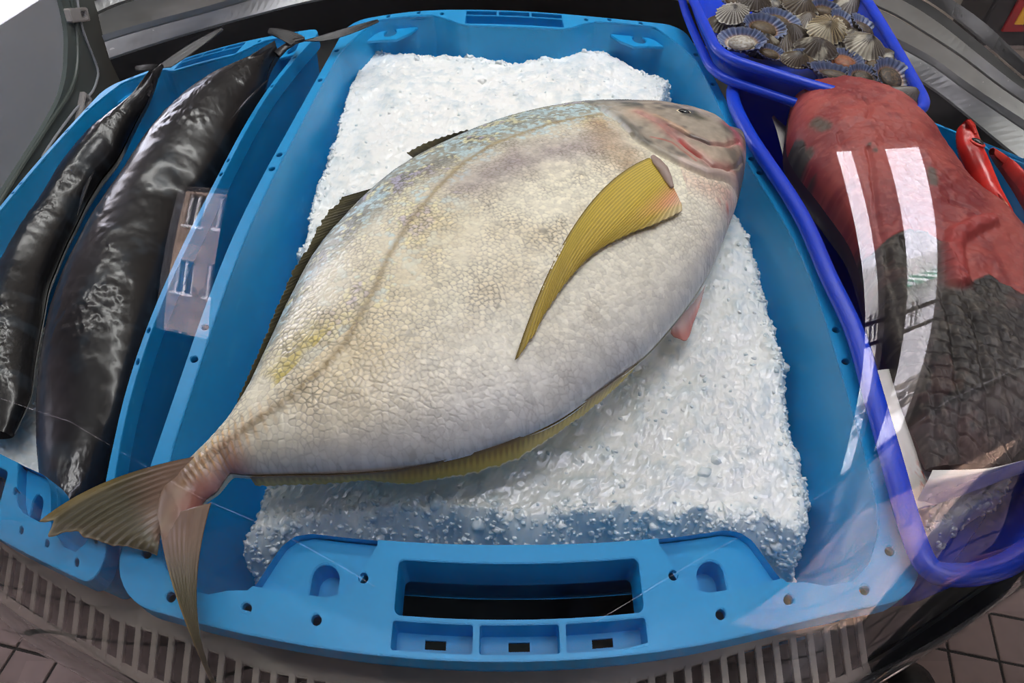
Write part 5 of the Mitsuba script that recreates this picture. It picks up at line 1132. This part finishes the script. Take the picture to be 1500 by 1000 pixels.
def person(text, at, turn, hands_w, bow, shirt, hat, step=1):
    key = numbered('person')
    label(key, text, 'person')
    a = math.radians(turn)
    M = A([[math.cos(a), -math.sin(a), 0], [math.sin(a), math.cos(a), 0], [0, 0, 1]])
    o = A([at[0], at[1], FZ])
    def g(x, y, z): return o + M @ A([x, y, z])
    hip, chest, neck, head = g(0, 0, 0.93), g(0, bow * 0.6, 1.28), g(0, bow, 1.46), g(0, bow * 1.7 + 0.02, 1.60)
    sh = [g(s * 0.19, bow * 0.85, 1.40) for s in (-1, 1)]
    hp = [g(s * 0.10, 0, 0.90) for s in (-1, 1)]
    kn = [g(s * 0.11, 0.02 + 0.04 * s * step, 0.49) for s in (-1, 1)]
    an = [g(s * 0.12, -0.03 + 0.06 * s * step, 0.09) for s in (-1, 1)]
    toe = [g(s * 0.135, 0.13 + 0.06 * s * step, 0.03) for s in (-1, 1)]
    wr = [A(h) for h in hands_w]
    el = []
    for s_, sp, wp in zip((-1, 1), sh, wr):
        mid = (sp + wp) / 2; d = wp - sp; L = np.linalg.norm(d)
        h = math.sqrt(max(0.30 ** 2 - (L / 2) ** 2, 0.0004))
        dn_ = A([0, 0, -1.0]) + 0.5 * s_ * (M @ A([1.0, 0, 0])); dn_ -= d * (dn_ @ d) / (d @ d); dn_ /= np.linalg.norm(dn_)
        el.append(mid + dn_ * h)
    def limbs(e):
        arm = sum([[bone(sh[i], el[i], 0.052 + e, 0.040 + e), bone(el[i], wr[i], 0.040 + e, 0.027 + e)] for i in (0, 1)], [])
        leg = sum([[bone(hp[i], kn[i], 0.088 + e, 0.058 + e), bone(kn[i], an[i], 0.056 + e, 0.038 + e)] for i in (0, 1)], [])
        torso = [m3.Manifold.batch_hull([ball(hp[0], 0.095 + e), ball(hp[1], 0.095 + e), ball(hip, 0.12 + e)]), m3.Manifold.batch_hull([ball(hip + M @ A([-0.05, 0, 0.08]), 0.115 + e), ball(hip + M @ A([0.05, 0, 0.08]), 0.115 + e), ball(chest + M @ A([-0.08, 0, 0]), 0.11 + e), ball(chest + M @ A([0.08, 0, 0]), 0.11 + e)]),
                 m3.Manifold.batch_hull([ball(chest + M @ A([-0.08, 0, 0]), 0.11 + e), ball(chest + M @ A([0.08, 0, 0]), 0.11 + e), ball(sh[0], 0.055 + e), ball(sh[1], 0.055 + e), ball(neck, 0.055 + e)])]
        return arm, leg, torso
    arm, leg, torso = limbs(0)
    face = [m3.Manifold.sphere(1.0, 28).scale([0.075, 0.095, 0.115]).translate([float(q) for q in head]), bone(neck, head - [0, 0, 0.06], 0.052, 0.055),
            m3.Manifold.batch_hull([ball(head + M @ A([0, 0.080, -0.075]), 0.030), ball(head + M @ A([-0.035, 0.03, -0.06]), 0.035), ball(head + M @ A([0.035, 0.03, -0.06]), 0.035)]),
            m3.Manifold.batch_hull([ball(head + M @ A([0, 0.092, 0.012]), 0.008), ball(head + M @ A([0, 0.110, -0.028]), 0.011)]),
            bone(head + M @ A([-0.02, 0.098, -0.055]), head + M @ A([0.02, 0.098, -0.055]), 0.007, 0.007)]
    for s in (-1, 1): face.append(bone(head + M @ A([s * 0.076, 0.0, 0.015]), head + M @ A([s * 0.076, -0.006, -0.025]), 0.014, 0.009))
    feet = [m3.Manifold.batch_hull([ball(an[i], 0.036), ball(toe[i], 0.026), ball(an[i] + (an[i] - toe[i]) * [0.25, 0.25, 0] + [0, 0, -0.055], 0.028)]) for i in (0, 1)]
    body = finish(arm + leg + torso + face + feet, 0.02)
    hands_ = sum([hand(wr[i], (wr[i] - el[i]), (M @ A([-1.0 if i else 1.0, 0.2, 0.3])), (M @ A([-0.5 if i else 0.5, 0, -0.6]))) for i in (0, 1)], [])
    hm = finish(hands_, 0.006, 3)
    put(key + '__body', join((A(body.vertices), A(body.faces)), (A(hm.vertices), A(hm.faces))), 'mat_skin', True)
    for s in (-1, 1): put(key + '__eye', ellipsoid(head + M @ A([s * 0.031, 0.083, 0.012]), 0.012, 0.008, 0.007, turn), 'mat_eye', True)
    arm, leg, torso = limbs(0.012)
    t = finish(arm + torso[1:], 0.025); put(key + '__shirt', (A(t.vertices), A(t.faces)), shirt, True)
    arm, leg, torso = limbs(0.014)
    t = finish(leg + torso[:1], 0.025); put(key + '__trousers', (A(t.vertices), A(t.faces)), 'mat_trousers', True)
    hair = m3.Manifold.sphere(1.0, 28).scale([0.082, 0.102, 0.118]).translate([float(q) for q in head + M @ A([0, -0.012, 0.012])])
    cut = m3.Manifold.cube([0.4, 0.4, 0.4], True).translate([float(q) for q in head + M @ A([0, 0.235, -0.16])])
    t = finish([hair - cut], 0.012, 3); put(key + '__hair', (A(t.vertices), A(t.faces)), 'mat_hair', True)
    if hat:
        hb = m3.Manifold.cylinder(0.012, 0.17, 0.17, 40).translate([float(q) for q in head + [0, 0, 0.055]]) + m3.Manifold.cylinder(0.11, 0.105, 0.09, 40).translate([float(q) for q in head + [0, 0, 0.055]])
        t = finish([hb], 0.02, 3); put(key + '__hat', (A(t.vertices), A(t.faces)), shirt, True)
    for i in (0, 1):
        sole = m3.Manifold.batch_hull([ball(an[i] + [0, 0, -0.03], 0.050), ball(toe[i] + (toe[i] - an[i]) * [0.25, 0.25, 0] + [0, 0, 0.008], 0.038), ball(an[i] + (an[i] - toe[i]) * [0.3, 0.3, 0] + [0, 0, -0.045], 0.042)])
        sole = sole - m3.Manifold.cube([1, 1, 0.2], True).translate([float(an[i][0]), float(an[i][1]), FZ - 0.098])
        t = finish([sole], 0.012, 4); k = put(key + '__shoe', (A(t.vertices), A(t.faces)), 'mat_shoe', True)
        d = (toe[i] - an[i]) * [1, 1, 0]
        band = m3.Manifold.batch_hull([ball(toe[i] + d * 0.05 + [0, 0, 0.010], 0.0395), ball(toe[i] + d * 0.18 + [0, 0, 0.008], 0.0395)]) - m3.Manifold.cube([1, 1, 0.2], True).translate([float(an[i][0]), float(an[i][1]), FZ - 0.098])
        t = finish([band], 0.012, 2); put(k + '__red_cap', (A(t.vertices), A(t.faces)), 'mat_shoe_red', True)
    return key
person('photographer in dark clothes holding a camera, mirrored in the glass', (-0.05, -0.42), 0, ((-0.085, -0.115, 0.60), (0.085, -0.115, 0.60)), 0.05, 'mat_cloth_dark', False)
person('companion with a hat and black and red shoes standing right of the counter', (0.86, 0.09), 0, ((0.60, 0.10, 0.0), (1.12, 0.10, 0.0)), 0.03, 'mat_cloth_brown', True, -1)
label('photo_camera', 'black camera held by the photographer', 'camera')
def tilted(vf):
    v, f = vf
    fw = A([0, 0.642788, -0.766044]); upv = A([0, 0.766044, 0.642788])
    return A([0, 0, 0.56]) + v[:, :1] * A([1.0, 0, 0]) + v[:, 1:2] * fw + v[:, 2:] * upv, f
put('photo_camera__case', tilted(rbox(-0.066, 0.066, -0.10, -0.055, -0.045, 0.045, 0.006)), 'mat_black')
lz = trimesh.creation.cylinder(0.032, 0.042, sections=32)
lv = A(lz.vertices)
put('photo_camera__lens', tilted((np.c_[lv[:, 0], lv[:, 2] - 0.034, lv[:, 1]], A(lz.faces).astype(int)[:, ::-1])), 'mat_black', 40)

# ------------------------------------------------------------------ light
scene['mat_lampbody'] = plain((0.7, 0.7, 0.7), 0.5)
label('counter_lamp', 'long fluorescent lamp under the canopy of the counter', 'lamp')
put('counter_lamp__housing', bx(-0.9, 0.9, 0.86, 1.02, 0.952, 0.99), 'mat_lampbody')
scene['counter_lamp__tube'] = {**mikit.ply((A([[-0.85, 0.917, 0.95], [-0.85, 0.963, 0.95], [0.85, 0.963, 0.95], [0.85, 0.917, 0.95]]), A([[0, 1, 2, 3]]).astype(int)), 'mat_lampbody'),
                               'emitter': {'type': 'area', 'radiance': {'type': 'rgb', 'value': [LAMP_CASE, LAMP_CASE * 1.0, LAMP_CASE * 0.97]}}}
label('ceiling_lamp', 'square fluorescent ceiling lamp over the counter', 'lamp')
put('ceiling_lamp__housing', bx(-0.65, 0.65, -0.2, 1.0, ZC - 0.045, ZC), 'mat_lampbody')
scene['ceiling_lamp__diffuser'] = {**mikit.ply((A([[-0.6, -0.15, ZC - 0.05], [-0.6, 0.95, ZC - 0.05], [0.6, 0.95, ZC - 0.05], [0.6, -0.15, ZC - 0.05]]), A([[0, 1, 2, 3]]).astype(int)), 'mat_lampbody'),
                                   'emitter': {'type': 'area', 'radiance': {'type': 'rgb', 'value': [LAMP_CEIL, LAMP_CEIL, LAMP_CEIL]}}}
